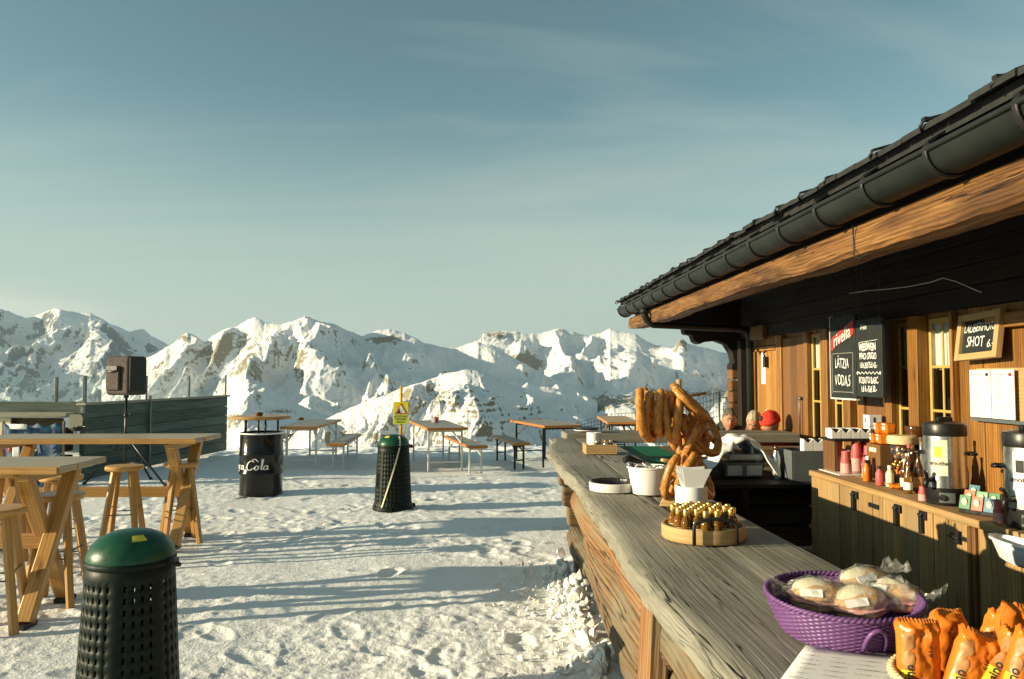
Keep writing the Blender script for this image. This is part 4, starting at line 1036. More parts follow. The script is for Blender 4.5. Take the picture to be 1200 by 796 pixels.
# ---- warning sign
def make_sign():
    Y = 14.8; X = gx(470, 485, Y)
    root = thing('warning_sign', (X, Y, 0), 'yellow warning sign with a red triangle on an orange yellow pole', 'sign')
    mb = MB(); mb.tube([(0, 0, -.05), (0, 0, 1.44)], .026, n=10); mb.build('pole', M_pole, root)
    zt, zm, zb = 1.145, .905, .715
    mb = MB(); mb.box((0, -.036, (zt + zm) / 2), (.29, .012, zt - zm)); mb.build('pictogram_board', M_signyellow, root, bevel=.003, seg=1)
    mb = MB(); mb.box((0, -.036, (zm + zb) / 2 - .002), (.29, .012, zm - zb - .006)); tx = mb.build('text_board', M_signlime, root, bevel=.003, seg=1)
    tri = lambda s, yo: [(-s, yo), (s, yo), (0, yo + s * 1.74)]
    mb = MB(); mb.prism(tri(.118, zm + .012), (0, -.0445, 0), (1, 0, 0), (0, 0, 1), (0, -.003, 0)); mb.build('red_triangle', M_signred, root)
    mb = MB(); mb.prism(tri(.088, zm + .029), (0, -.0485, 0), (1, 0, 0), (0, 0, 1), (0, -.002, 0)); mb.build('white_triangle', M_paper, root)
    mb = MB(); mb.prism([(-.082, zm + .031), (-.005, zm + .031), (-.012, zm + .07), (-.022, zm + .085), (-.026, zm + .125), (-.038, zm + .105)], (0, -.0515, 0), (1, 0, 0), (0, 0, 1), (0, -.002, 0))
    for cx, cz in ((.012, zm + .05), (.026, zm + .07), (.02, zm + .09)): mb.box((cx, -.0525, cz), (.01, .002, .01))
    mb.build('rockfall_picture', M_ink, root)
    mb = MB()
    for q, s in enumerate(('ACHTUNG', 'DANGER', 'Absturz')): put_text(mb, s, (0, -.0448, zm - .038 - q * .052), (1, 0, 0), (0, 0, 1), .052, bold=.001)
    mb.build('sign_text', M_ink, tx)
make_sign()

# ---- timber parapet with glass screen
def build_parapet():
    A = Vector((-6.62, 12.25, 0)); B = Vector((-5.95, 17.0, 0))
    A = Vector((gx(96, 520, 12.25), 12.25, 0)); B = Vector((gx(264, 495, 17.0), 17.0, 0))
    root = thing('timber_parapet', A, 'low grey green timber wall around the terrace corner behind the speaker', 'wall')
    d = (B - A).normalized(); n = Vector((d.y, -d.x, 0)); Ln = (B - A).length
    mb = MB(); z = .02; rng = random.Random(3)
    for i, h in enumerate((.20, .18, .21, .17, .20, .20)):
        mb.beam(A + n * rng.uniform(-.006, .006) + Vector((0, 0, z + h / 2)), B + Vector((0, 0, z + h / 2)), .09, h - .006); z += h
    P(mb, 'side_board', W_fence, root, bevel=.006, seg=1)
    mb = MB(); mb.beam(A - d * .05 + Vector((0, 0, z + .02)), B + d * .06 + Vector((0, 0, z + .02)), .16, .04); P(mb, 'cap', W_fencetop, root, bevel=.006, seg=1)
    # near run facing the camera
    C = Vector((A.x - 6.5, A.y - .1, 0)); mb = MB(); z = .02; A2 = A + Vector((-.28, -.05, 0))
    for i, h in enumerate((.21, .20, .21, .20, .15)):
        mb.beam(A2 + Vector((0, 0, z + h / 2)), C + Vector((0, 0, z + h / 2)), .12, h - .012); z += h
    P(mb, 'front_log', W_log, root, bevel=.02)
    for i in range(4):
        mb = MB(); mb.box((A2.x + .06, A2.y - .07, .13 + .21 * i), (.16, .3, .15)); P(mb, 'log_end', W_dark, root, bevel=.02)
    mb = MB(); mb.beam(A2 + Vector((.20, -.10, z + .05)), C + Vector((0, -.10, z + .05)), .34, .07); P(mb, 'ledge', W_fencetop, root, bevel=.008)
    mb = MB(); mb.beam(A + Vector((-.3, .55, 1.10)), C + Vector((0, .55, 1.10)), .10, .24); P(mb, 'rear_board', W_fence, root, bevel=.008)
    # screen
    g = thing('glass_windscreen', A + Vector((0, 0, 1.04)), 'clear glass windscreen with slim metal posts on top of the timber wall', 'windscreen')
    def post(p, z0, z1, w=.045): mb = MB(); mb.box((p.x, p.y, (z0 + z1) / 2), (w, w, z1 - z0)); P(mb, 'post', M_zinc, g, bevel=.006)
    q = [A + d * .02, A + d * (Ln * .36), A + d * (Ln * .67), B - d * .03]
    for k, p in enumerate(q): post(p + n * .01, 1.0 if k else .95, 1.645, .032 if k else .05)
    mb = MB(); p = A + d * (Ln * .36) + n * .085; mb.box((p.x, p.y, .65), (.035, .035, 1.28)); P(mb, 'front_post', M_zinc, g)
    for a, b in zip(q[:-1], q[1:]):
        mb = MB(); a2 = a + d * .03; b2 = b - d * .03; mb.add([a2 + Vector((0, 0, 1.22)), b2 + Vector((0, 0, 1.22)), b2 + Vector((0, 0, 1.64)), a2 + Vector((0, 0, 1.64))], [(0, 1, 2, 3)]); P(mb, 'pane', G_clear, g)
    E = A + Vector((-.1, .55, 0)); p = E + Vector((-.62, 0, 0)); post(p, 1.2, 1.62); post(p + Vector((-2.2, 0, 0)), 1.2, 1.62)
    for x0, x1 in ((-.58, -.02), (-2.76, -.68), (-6, -2.86)):
        mb = MB(); mb.add([(E.x + x0, E.y, 1.22), (E.x + x1, E.y, 1.22), (E.x + x1, E.y, 1.62), (E.x + x0, E.y, 1.62)], [(0, 1, 2, 3)]); P(mb, 'pane', G_clear, g)
build_parapet()
# pale yellow board and printed banner before the log wall
p = on_y(6, 494, 11.95); root = thing('yellow_board', (p.x - .1, 12.0, 0), 'pale yellow board standing against the log wall at the left edge', 'board')
mb = MB(); mb.box((0, 0, .5), (.32, .03, 1.0)); mb.build('panel', M_label, root, bevel=.005)
mb = MB(); mb.beam((0, .02, .9), (0, .14, .0), .04, .03); mb.build('strut', W_log, root)
def make_banner():
    root = thing('printed_banner', (on_y(38, 520, 11.6).x, 11.6, 0), 'blue and white printed cloth banner hung in front of the log wall', 'banner')
    m, t, b = base('banner_print')
    oc = t.n('ShaderNodeTexCoord').outputs['Object']
    n = t.noise(oc, 6, 3); col = t.ramp(n, [(.40, (.012, .03, .07)), (.52, (.02, .065, .14)), (.60, (.05, .14, .20)), (.72, (.3, .36, .36))]); L(t, col, b.inputs['Base Color']); b.inputs['Roughness'].default_value = .7
    mb = MB(); rows = []
    for i in range(18):
        z = .02 + .93 * i / 17; rows.append([(-.42 + .84 * j / 30, .012 * math.sin(j * .8 + z * 2) + .02 * math.sin(j * .31 + z * 5), z - .05 * abs(math.sin(j * .35)) * (i / 17)) for j in range(31)])
    mb.grid(rows); mb.build('cloth', m, root, solid=.012)
    mb = MB(); mb.grid([[(-.42 + .38 * j / 10, .045 * math.sin((j * .45) * .8 + z * 2) - .045, z) for j in range(11)] for z in (.86, .90, .935)]); mb.build('white_patch', M_paper, root, solid=.004)
    mb = MB(); mb.grid([[(-.24 + .10 * j / 6, -.075, z) for j in range(7)] for z in (.40, .55, .70)]); mb.build('white_patch', M_paper, root, solid=.004)
    for k in range(4):
        mb = MB(); mb.grid([[(.03 + .10 * j / 6, -.085 - .004 * j, .48 + .07 * k + .012 * j + dz) for j in range(7)] for dz in (0, .025)]); mb.build('yellow_stripe', M_signlime, root, solid=.004)
    mb = MB(); mb.ell((-.28, -.07, .56), (.035, .012, .035)); mb.build('red_dot', M_red, root)
    for x in (-.44, .44):
        mb = MB(); mb.tube([(x, 0.02, 0), (x, .02, .97)], .02, n=8); mb.build('pole', W_log, root)
make_banner()

# ---- loudspeaker on a tripod
def make_speaker():
    Y = 11.7; X = gx(148.5, 450, Y)
    st = thing('tripod_stand', (X, Y, 0), 'black tripod stand carrying the covered loudspeaker', 'tripod')
    mb = MB(); mb.tube([(0, 0, .25), (0, 0, 1.36)], .019, n=10); mb.build('pole', M_black, st)
    mb = MB(); mb.tube([(0, 0, .62), (0, 0, .80)], .032, n=12); mb.build('collar', M_black, st)
    mb = MB(); mb.tube([(0, 0, 1.02), (0, 0, 1.08)], .03, n=12); cl = mb.build('collar', M_black, st)
    mb = MB(); mb.tube([(0, 0, 1.05), (.07, -.02, 1.07)], .010, n=6); mb.ell((.08, -.02, 1.07), (.02, .02, .02)); mb.build('knob', M_black, cl)
    for a in (R(-8), R(172), R(80)):
        c, s = math.cos(a), math.sin(a)
        mb = MB(); mb.tube([(.02 * c, .02 * s, .74), (.64 * c, .64 * s, .02)], .016, n=8); lg = mb.build('leg', M_black, st)
        mb = MB(); mb.ell((.645 * c, .645 * s, .025), (.03, .03, .025)); mb.build('rubber_foot', M_black, lg)
        mb = MB(); mb.tube([(.02 * c, .02 * s, .34), (.36 * c, .36 * s, .345)], .009, n=6); mb.build('brace', M_black, st)
    rz = R(-24)
    sp = thing('loudspeaker', (X, Y, 1.34), 'loudspeaker in a padded brown nylon cover on the tripod', 'speaker', rz=rz)
    mb = MB(); mb.box((0, 0, .305), (.47, .36, .58), tw=.97); mb.build('cover', M_speaker, sp, bevel=.05, seg=4)
    mb = MB(); mb.box((-.05, -.195, .27), (.27, .05, .36)); mb.build('pocket', M_speaker, sp, bevel=.02, seg=3)
    mb = MB(); mb.box((-.05, -.225, .415), (.23, .02, .075)); mb.tube([(-.15, -.235, .38), (-.05, -.25, .365), (.05, -.235, .38)], .012, n=6); mb.build('pocket_flap', M_black, sp, bevel=.008)
    mb = MB(); mb.box((.232, -.02, .33), (.03, .27, .50)); mb.build('net_side', M_mesh, sp, bevel=.012)
    mb = MB(); mb.tube([(0, 0, -.03), (0, 0, .06)], .035, n=12); mb.build('socket', M_black, sp)
make_speaker()

# ---- safety net behind the terrace
def make_net():
    root = thing('safety_net', (2.6, 16.9, 0), 'wire safety net on slim posts along the terrace edge behind the far counter', 'fence')
    xs = [1.9, 2.55, 4.0, 5.05, 6.5]; tops = [.62, .80, .95, 1.30, 1.35]
    for x, h in zip(xs, tops):
        mb = MB(); mb.tube([(x, 16.9, -.3), (x, 16.9, h)], .022, n=8); P(mb, 'post', M_zinc if x > 3 else W_log, root)
    mb = MB(); X = rline(1.9, 6.5, 62)
    hz = lambda x: float(np.interp(x, xs, tops)) - .03
    for k in range(12):
        f = k / 11; mb.tube([(x, 16.9 + .01 * math.sin(x * 5 + k), (hz(x) + .2) * f - .2 - .02 * math.sin(x * 2.1)) for x in X[::3]], .0045, n=4)
    for x in X: mb.tube([(x, 16.9, -.2), (x + .01, 16.9, hz(x))], .0045, n=4)
    P(mb, 'netting', M_iron, root)
make_net()

# ---- broken snow lumps heaped along the counter
def make_rubble():
    rng = random.Random(12); bm = bmesh.new()
    for i in range(520):
        u = rng.random()
        if u < .62: y = rng.gauss(5.0, .62); x = .64 - abs(rng.gauss(0, .13))
        elif u < .85: y = rng.gauss(6.1, .35); x = .70 - abs(rng.gauss(0, .15))
        else: y = rng.uniform(4.1, 6.8); x = .55 - abs(rng.gauss(0, .30))
        if y < 3.9 or y > 7.0: continue
        near = math.exp(-((x - .66) / .16) ** 2); s = rng.uniform(.008, .024) + rng.random() ** 3 * .050 * near
        zt = .015 + .15 * near * rng.random() * (1 - abs(y - 5.3) / 2.2)
        q = Euler((rng.uniform(0, 6), rng.uniform(0, 6), rng.uniform(0, 6))).to_matrix(); sz = Vector((s * rng.uniform(.9, 1.6), s * rng.uniform(.7, 1.2), s * rng.uniform(.35, .8)))
        vs = []
        for k in range(13):
            p = Vector((rng.gauss(0, 1), rng.gauss(0, 1), rng.gauss(0, 1))).normalized(); p = Vector((p.x * sz.x, p.y * sz.y, p.z * sz.z)); vs.append(bm.verts.new(q @ p + Vector((x, y, zt + s * .3))))
        r_ = bmesh.ops.convex_hull(bm, input=vs); bmesh.ops.delete(bm, geom=list({g for g in r_['geom_interior'] + r_['geom_unused'] if isinstance(g, bmesh.types.BMVert) and g.is_valid}), context='VERTS')
    me = bpy.data.meshes.new('snow_rubble'); bm.to_mesh(me); bm.free()
    m, t, b = base('loose_snow'); b.inputs['Base Color'].default_value = (.87, .86, .83, 1); b.inputs['Roughness'].default_value = .65
    oc = t.n('ShaderNodeTexCoord').outputs['Object']; L(t, t.bump(t.noise(oc, 60, 6, 0.75), 1.0, .012), b.inputs['Normal'])
    me.materials.append(m); o = bpy.data.objects.new('snow_rubble', me); COL.objects.link(o)
    md = o.modifiers.new('bevel', 'BEVEL'); md.width = .007; md.segments = 2; md.limit_method = 'ANGLE'; md.angle_limit = R(20)
    me.polygons.foreach_set('use_smooth', np.ones(len(me.polygons), dtype=bool)); me.set_sharp_from_angle(angle=R(35))
    tag(o, 'loose broken snow lumps heaped at the foot of the log counter', 'snow', kind='stuff')
make_rubble()
# ------------------------------------------------------------------ things on the log counter
def cr(P_, n=8, closed=False):
    """Catmull-Rom through points"""
    P_ = [Vector(p) for p in P_]; out = []; K = len(P_)
    for i in range(K if closed else K - 1):
        p0 = P_[(i - 1) % K] if closed or i else P_[0]; p1 = P_[i]; p2 = P_[(i + 1) % K]; p3 = P_[(i + 2) % K] if closed or i + 2 < K else P_[-1]
        for k in range(n):
            t = k / n; out.append(0.5 * ((2 * p1) + (p2 - p0) * t + (2 * p0 - 5 * p1 + 4 * p2 - p3) * t * t + (3 * p1 - p0 - 3 * p2 + p3) * t ** 3))
    if not closed: out.append(P_[-1])
    return out
TOP = CZ + 0.006

def make_pretzel_mesh(mb, seed):
    rng = random.Random(seed); j = lambda: rng.uniform(-.025, .025)
    P_ = [(-.30 + j(), -.40, .10), (-.17, -.20 + j(), .10), (-.02, -.01, .085), (.05, .10, .0), (.17 + j(), .27, -.02), (.36, .42 + j(), 0), (.52 + j(), .22, 0), (.48, -.14 + j(), 0), (.28, -.42, 0), (0, -.50 + j(), 0), (-.28, -.42, 0), (-.48 + j(), -.14, 0), (-.52, .22 + j(), 0), (-.36, .42, 0), (-.17, .27 + j(), .02), (-.05, .10, .09), (.02, -.01, .0), (.17, -.20 + j(), .05), (.30 + j(), -.40, .10)]
    pts = cr([Vector((x, z, y)) for x, y, z in P_], 6); K = len(pts)
    rs = []
    for i in range(K):
        s = abs(i / (K - 1) * 2 - 1); rs.append(.100 - .050 * s ** 1.3 + .006 * math.sin(i * .9 + seed))
    S = .215
    mb.tube([p * S for p in pts], [r * S for r in rs], n=10)
def make_pretzels():
    st = thing('pretzel_stand', (.876, 3.56, TOP), 'wooden pretzel stand, round pole with pegs on a pyramid foot', 'stand')
    mb = MB(); mb.lathe([(0, 0), (.125, 0), (.120, .012), (.045, .075), (.03, .08), (0, .08)], n=4, sm=False, a0=.5); bs = mb.build('foot', W_raw, st, bevel=.003)
    mb = MB(); 
    a = math.radians(-107); nrm = Vector((math.cos(a + math.pi / 4 * 0), math.sin(a), .9)).normalized()
    mb = MB(); mb.tube([(0, 0, .07), (0, 0, .575)], [.014, .0125], n=14); mb.build('pole', W_raw, st)
    for z, a, L_ in ((.50, R(205), .21), (.49, R(20), .15), (.33, R(-10), .16), (.30, R(60), .15), (.19, R(215), .12), (.20, R(-30), .13)):
        mb = MB(); mb.tube([(0, 0, z), (L_ * math.cos(a), L_ * math.sin(a), z + .02)], .007, n=8); mb.build('peg', W_raw, st)
    spots = [  # x, y, z centre, yaw, tilt in the picture plane, size
        (.690, 3.45, 1.490, 70, -4, 1.0, 'sunlit pretzel, outermost left of the top row on the stand'),
        (.733, 3.47, 1.470, 60, 8, 1.0, 'sunlit pretzel, second from the left in the top row'),
        (.778, 3.48, 1.485, 68, 5, .98, 'sunlit pretzel, third from the left in the top row'),
        (.818, 3.50, 1.470, 66, -6, .98, 'sunlit pretzel, fourth in the top row, just left of the pole'),
        (.853, 3.48, 1.460, 74, 6, .95, 'sunlit pretzel hanging right against the pole in the top row'),
        (.905, 3.49, 1.530, 78, -48, .98, 'pretzel slung slantwise over the top of the pole, to its right'),
        (.905, 3.60, 1.405, 40, 8, .95, 'shaded pretzel in the middle of the stand, behind the pole'),
        (.955, 3.58, 1.395, 50, -20, .95, 'shaded pretzel in the middle of the stand, right of the pole'),
        (1.005, 3.62, 1.38, 45, -35, .95, 'pretzel sticking out farthest to the right of the stand'),
        (.925, 3.52, 1.335, 68, 25, .9, 'brown pretzel in the middle row, tilted towards the camera'),
        (.835, 3.46, 1.195, 52, 22, .92, 'sunlit pretzel at the lower left of the stand'),
        (.880, 3.44, 1.215, 66, 30, .9, 'sunlit pretzel of the low row, right before the pole'),
        (.925, 3.48, 1.21, 58, -12, .92, 'pretzel of the low row behind the paper napkins'),
        (.965, 3.52, 1.195, 66, -25, .9, 'half shaded pretzel at the lower right of the stand'),
    ]
    protos = []
    for i, (x, y, z, yaw, tilt, sc, lb) in enumerate(spots):
        if i < 5:
            mb = MB(); make_pretzel_mesh(mb, i); o = mb.build('pretzel', M_pretzel); protos.append(o)
        else:
            o = protos[i % 5].copy(); COL.objects.link(o)
        o.location = (x, y, z); o.rotation_euler = (Matrix.Rotation(R(tilt), 3, 'Y') @ Matrix.Rotation(R(yaw), 3, 'Z')).to_euler(); o.scale = (sc * .92, sc, sc); tag(o, lb, 'pretzel', 'pretzels on the stand')
make_pretzels()

# napkin holder
p = on_z(815, 617, TOP); root = thing('napkin_holder', (p.x, p.y + .06, TOP), 'white round napkin holder before the pretzels with folded paper napkins sticking out', 'napkin holder')
mb = MB(); mb.lathe([(0, 0), (.063, 0), (.064, .150), (.058, .152), (.056, .02), (0, .02)], n=36); mb.build('cylinder', M_whitep, root, angle=40)
mb = MB(); rng = random.Random(2)
for k in range(9):
    x = -.04 + .01 * k; t0 = rng.uniform(-.012, .012); zt = .212 + rng.uniform(-.01, .012)
    mb.prism([(-.030, .05), (.030, .05), (.036 + t0 * .3, .156), (.060 + t0, zt), (.0, zt - .006 + t0 * .4), (-.058 + t0, zt + .004), (-.036, .156)], (0, x * .7 - .004, 0), (1, 0, 0), (0, .02 * (k - 4), 1), (0, .0035, 0))
mb.build('napkins', M_paper, root)

# round tray with miniature bottles
p = on_z(838, 640, TOP); C0 = Vector((p.x, p.y + .150, TOP))
root = thing('round_tray', C0, 'round wooden tray with a dark iron handle, full of miniature bottles', 'tray')
mb = MB(); mb.lathe([(0, 0), (.148, 0), (.151, .004), (.151, .050), (.141, .050), (.139, .012), (0, .012)], n=56); mb.build('tray', W_raw, root, angle=40)
for ang in (-90, 90):
    a = R(ang); c, s = math.cos(a), math.sin(a); w = .075; mb = MB()
    q = [Vector((-w, -.158 if s < 0 else .158, .004)), Vector((-w, -.158 if s < 0 else .158, .07))] + [Vector((w * math.cos(t), -.158 if s < 0 else .158, .07 + .024 * math.sin(t))) for t in rline(math.pi, 0, 9)][1:-1] + [Vector((w, -.158 if s < 0 else .158, .07)), Vector((w, -.158 if s < 0 else .158, .004))]
    mb.tube(q, .0065, n=8); mb.build('handle', M_iron, root)
def make_mini(loc):
    r_ = thing('miniature_bottle', loc, 'gold capped miniature schnapps bottle standing in the round wooden tray', 'bottle', 'miniature bottles in the round tray')
    mb = MB(); mb.lathe([(0, 0), (.0175, 0), (.0185, .003), (.0185, .052), (.016, .062), (.0085, .074), (.0075, .09), (0, .09)], n=16); mb.build('glass', M_amber, r_, angle=50)
    mb = MB(); mb.lathe([(.0192, .008), (.0192, .034)], n=16); mb.build('label', M_label, r_)
    mb = MB(); mb.lathe([(.0100, .078), (.0105, .080), (.0105, .098), (.009, .101), (0, .101)], n=14); mb.build('cap', M_gold, r_, angle=40)
    return r_
k = 0; first = None; rng = random.Random(6)
for i in range(-3, 4):
    for j in range(-3, 4):
        x = .0405 * i + (.020 if j % 2 else 0); y = .0355 * j
        if math.hypot(x, y) > .116 or rng.random() < .06: continue
        loc = (C0.x + x + rng.uniform(-.002, .002), C0.y + y, C0.z + .0125)
        if first is None: first = make_mini(loc)
        else: dup(first, loc, rng.uniform(0, 6))

# metal cake tin used as a dish
p = on_z(722, 579, TOP); root = thing('fluted_tin', (p.x, p.y + .115, TOP), 'round pale metal tin with a black fluted inner rim lying on the counter', 'tin')
mb = MB(); mb.lathe([(0, 0), (.110, 0), (.117, .004), (.121, .040), (.119, .046), (.112, .046)], n=48); mb.build('outer_wall', M_paper2, root, angle=40)
mb = MB(); mb.lathe([(.1105, .046)] + [(.108 - .001 * k, .052 - .004 * k) for k in range(3)] + [(.100, .014), (0, .012)], n=96)
for i, v in enumerate(mb.v):
    if v.z > .03: a = math.atan2(v.y, v.x); mb.v[i] = v * (1 + .012 * math.sin(a * 32)) 
mb.build('fluted_inner', M_black, root, flipcheck=False)
# white pail with cutlery and sachets
p = on_z(765, 581, TOP); root = thing('white_pail', (p.x, p.y + .085, TOP), 'small white pail holding spoons and sachets beside the pretzel stand', 'pail')
mb = MB(); mb.lathe([(0, 0), (.078, 0), (.080, .006), (.098, .125), (.104, .128), (.104, .136), (.096, .136), (.074, .010), (0, .01)], n=40, sx=1.08); mb.build('pail', M_whitep, root, angle=40)
rng = random.Random(9)
for k in range(12):
    a = rng.uniform(0, 6.28); tilt = rng.uniform(.2, .9); r0 = rng.uniform(0, .05); z = .11
    q = Euler((rng.uniform(-.6, .6), rng.uniform(-.6, .6), a)).to_matrix(); mb = MB()
    if k < 7: mb.box((r0 * math.cos(a), r0 * math.sin(a), z + rng.uniform(0, .03)), (.075, .05, .005), q); mb.build('sachet', (M_paper, M_whitep, M_paper2)[k % 3], root, bevel=.002)
    else:
        e = Vector((.13 * math.cos(a), .10 * math.sin(a), .155)); mb.tube([(0, 0, .06), e * .7, e], [.004, .004, .007], n=6); mb.build('spoon', M_black if k % 2 else M_steel, root)
mb = MB(); mb.tube([(-.13, -.01, .165), (-.10, .0, .175), (-.06, .01, .16), (-.02, .02, .15)], [.016, .018, .012, .008], n=8); mb.build('black_tongs', M_black, root)
# wooden caddy with little jars and a white roll
p = on_z(704, 533, TOP); root = thing('condiment_caddy', (p.x + .01, p.y + .13, TOP), 'square wooden caddy with small jars and a white paper roll near the far counter end', 'caddy')
mb = MB(); mb.box((0, 0, .006), (.235, .22, .012))
for s in (-1, 1): mb.box((s * .112, 0, .042), (.012, .22, .06)); mb.box((0, s * .104, .042), (.212, .012, .06))
mb.build('box', W_raw, root, bevel=.002, seg=1)
mb = MB(); mb.lathe([(.02, .05), (.055, .05), (.056, .155), (.02, .155), (.02, .05)], n=28, c=(-.04, .02, 0)); mb.build('paper_roll', M_paper, root, angle=40)
for k, (x, y) in enumerate(((.035, -.06), (.075, -.055), (.08, 0), (.04, 0.0), (.07, .055), (-.03, -.07))):
    mb = MB(); mb.lathe([(0, .012), (.018, .012), (.018, .075), (.012, .085), (0, .085)], n=14, c=(x, y, 0)); j = mb.build('jar', M_amberdark if k % 2 else M_steel, root, angle=40)
    mb = MB(); mb.lathe([(.013, .085), (.013, .10), (0, .10)], n=14, c=(x, y, 0)); mb.build('lid', M_steel if k % 2 else M_gold, j, angle=40)
# flat dish on the cross plank
p = on_z(689, 508, 1.09); root = thing('stacked_plate', (p.x, 7.56, 1.091), 'flat white dish with a dark rim on the far end of the counter', 'dish')
mb = MB(); mb.lathe([(0, 0), (.08, 0), (.125, .022), (.125, .028), (.075, .010), (0, .008)], n=36); mb.build('lower_plate', M_whitep, root, angle=40)
mb = MB(); mb.lathe([(0, .03), (.11, .03), (.128, .040), (.128, .048), (.11, .042), (0, .04)], n=36); mb.build('dark_plate', M_black, root, angle=40)

# green lattice crate behind the counter
def make_crate():
    x0, x1, y0, y1, z0, z1 = 1.125, 1.50, 5.72, 6.95, .757, 1.00
    root = thing('green_crate', (x0, y0, z0), 'green plastic lattice crate turned over on the shelf behind the counter', 'crate')
    mb = MB()
    for i in range(13): x = x0 + (x1 - x0) * i / 12; mb.beam((x, y0, z1), (x, y1, z1), .008, .012)
    for i in range(36): y = y0 + (y1 - y0) * i / 35; mb.beam((x0, y, z1 + .004), (x1, y, z1 + .004), .008, .012)
    P(mb, 'lattice', M_greencrate, root)
    mb = MB()
    for z in (z0 + .02, z0 + .12, z1 - .03):
        mb.beam((x0, y0, z), (x1, y0, z), .008, .03); mb.beam((x0, y1, z), (x1, y1, z), .008, .03); mb.beam((x0, y0, z), (x0, y1, z), .03, .008, up=(1, 0, 0)); mb.beam((x1, y0, z), (x1, y1, z), .03, .008, up=(1, 0, 0))
    for i in range(14):
        y = y0 + (y1 - y0) * i / 13
        for x in (x0, x1): mb.box((x, y, (z0 + z1) / 2), (.008, .012, z1 - z0))
    for i in range(6):
        x = x0 + (x1 - x0) * i / 5
        for y in (y0, y1): mb.box((x, y, (z0 + z1) / 2), (.012, .008, z1 - z0))
    pass
    P(mb, 'wall', M_greencrate, root)
make_crate()

# purple basket with wrapped sandwiches
def weave(mb, rb, rt, h, rows, N, sx, sy, amp, rot=0, per=5):
    G = []; NN = N * per; b = len(mb.v)
    for i in range(rows * 3 + 1):
        s = i / (rows * 3); z = h * s; r = rb + (rt - rb) * s ** .75; row = []
        rr = i // 3; bul = math.sin((i % 3 + .01) / 3 * math.pi)
        for k in range(NN):
            a = 2 * math.pi * k / NN
            w = math.sin(a * N / 2 + (math.pi if rr % 2 else 0)) * amp * (.35 + .65 * bul) + amp * .5 * bul
            x = (r + w) * math.cos(a) * sx; y = (r + w) * math.sin(a) * sy
            row.append((x * math.cos(rot) - y * math.sin(rot), x * math.sin(rot) + y * math.cos(rot), z))
        row.append(row[0]); G.append(row)
    mb.grid(G)
def braid(mb, r, z, sx, sy, rot, rad, n=150, tw=40):
    for q in range(2):
        pts = []
        for k in range(n):
            a = 2 * math.pi * k / n; t = a * tw + q * math.pi; x = (r + rad * .8 * math.cos(t)) * math.cos(a) * sx; y = (r + rad * .8 * math.cos(t)) * math.sin(a) * sy
            pts.append((x * math.cos(rot) - y * math.sin(rot), x * math.sin(rot) + y * math.cos(rot), z + rad * .8 * math.sin(t)))
        mb.tube(pts, rad, n=6, closed=True)
BC = Vector((.822, 1.80, TOP)); BR = -.35; BSX, BSY = 1.0, 1.18
root = thing('wicker_basket', BC, 'purple oval wicker basket with wrapped sandwiches on the counter corner', 'basket')
mb = MB(); weave(mb, .132, .170, .078, 17, 72, BSX, BSY, .0022, BR); mb.build('wall', M_purple, root, solid=.003, flipcheck=False)
mb = MB(); braid(mb, .170, .082, BSX, BSY, BR, .0042, 170, 45); mb.build('rim', M_purple, root)
mb = MB(); braid(mb, .133, .005, BSX, BSY, BR, .004, 150, 40); mb.build('base_braid', M_purple, root)
mb = MB(); mb.lathe([(0, .004), (.126, .004)], n=40, sx=BSX, sy=BSY); mb.v = [Matrix.Rotation(BR, 3, 'Z') @ v for v in mb.v]; mb.build('floor', M_purple, root)
for a in (-1.25, 1.9):
    mb = MB(); c_ = []
    for t in rline(0, math.pi, 11):
        aa = a + .15 * math.cos(t); z = .014 + .050 * math.sin(t); r_ = .132 + .038 * (z / .078) ** .75 + .008; x = r_ * math.cos(aa) * BSX; y = r_ * math.sin(aa) * BSY
        c_.append((x * math.cos(BR) - y * math.sin(BR), x * math.sin(BR) + y * math.cos(BR), z))
    mb.tube(c_, .005, n=6); mb.build('handle', M_purple, root)
def make_sandwich(px, py, z, rz, tilt, lb, seed):
    p = on_z(px, py, z); rng = random.Random(seed)
    r_ = thing('wrapped_sandwich', p, lb, 'sandwich', 'wrapped sandwiches in the purple basket', rz)
    r_.rotation_euler = (tilt, rng.uniform(-.15, .15), rz)
    ph = [rng.uniform(0, 6) for _ in range(6)]
    mb = MB(); mb.ell((0, 0, .017), (.060, .040, .022), n=22, fn=lambda p: 1 + .04 * math.sin(p.x * 5 + ph[0])); mb.ell((0, 0, -.012), (.062, .042, .016), n=22); mb.build('roll', M_bun, r_)
    mb = MB(); mb.ell((.0, .0, .003), (.067, .045, .006), n=20, fn=lambda p: 1 + .08 * math.sin(math.atan2(p.y, p.x) * 7 + ph[1])); mb.build('ham_filling', M_pinkcup, r_)
    mb = MB(); mb.ell((-.010, .004, .0225), (.046, .032, .0195), n=20, fn=lambda p: 1 + .05 * math.sin(math.atan2(p.y, p.x) * 3 + ph[2])); mb.build('paper_sheet', M_label, r_)
    mb = MB(); n = 34
    def fn(q):
        a = math.atan2(q.y, q.x); return 1 + .05 * math.sin(q.x * 9 + ph[3] + q.z * 4) + .05 * math.sin(q.y * 12 + ph[4]) + .04 * math.sin((q.x + q.y) * 21 + ph[5]) + .30 * max(0, abs(q.x) - .86) * 3 * (1 + .5 * math.sin(q.y * 30))
    mb.ell((0, 0, .008), (.070, .049, .040), n=n, fn=fn); mb.build('film', G_film, r_)
    for sg in (-1, 1):
        mb = MB(); rows = []
        for i in range(5):
            rows.append([(sg * (.070 + .010 * i), (j / 8 - .5) * (.03 + .016 * i), .012 + .012 * math.sin(j * 2.4 + ph[0] + i) + .006 * i) for j in range(9)])
        mb.grid(rows); mb.build('film_end', G_film, r_)
    mb = MB(); mb.box((-.02, -.036, .030), (.05, .002, .018), Euler((-.75, 0, .0)).to_matrix()); mb.build('price_label', M_paper, r_)
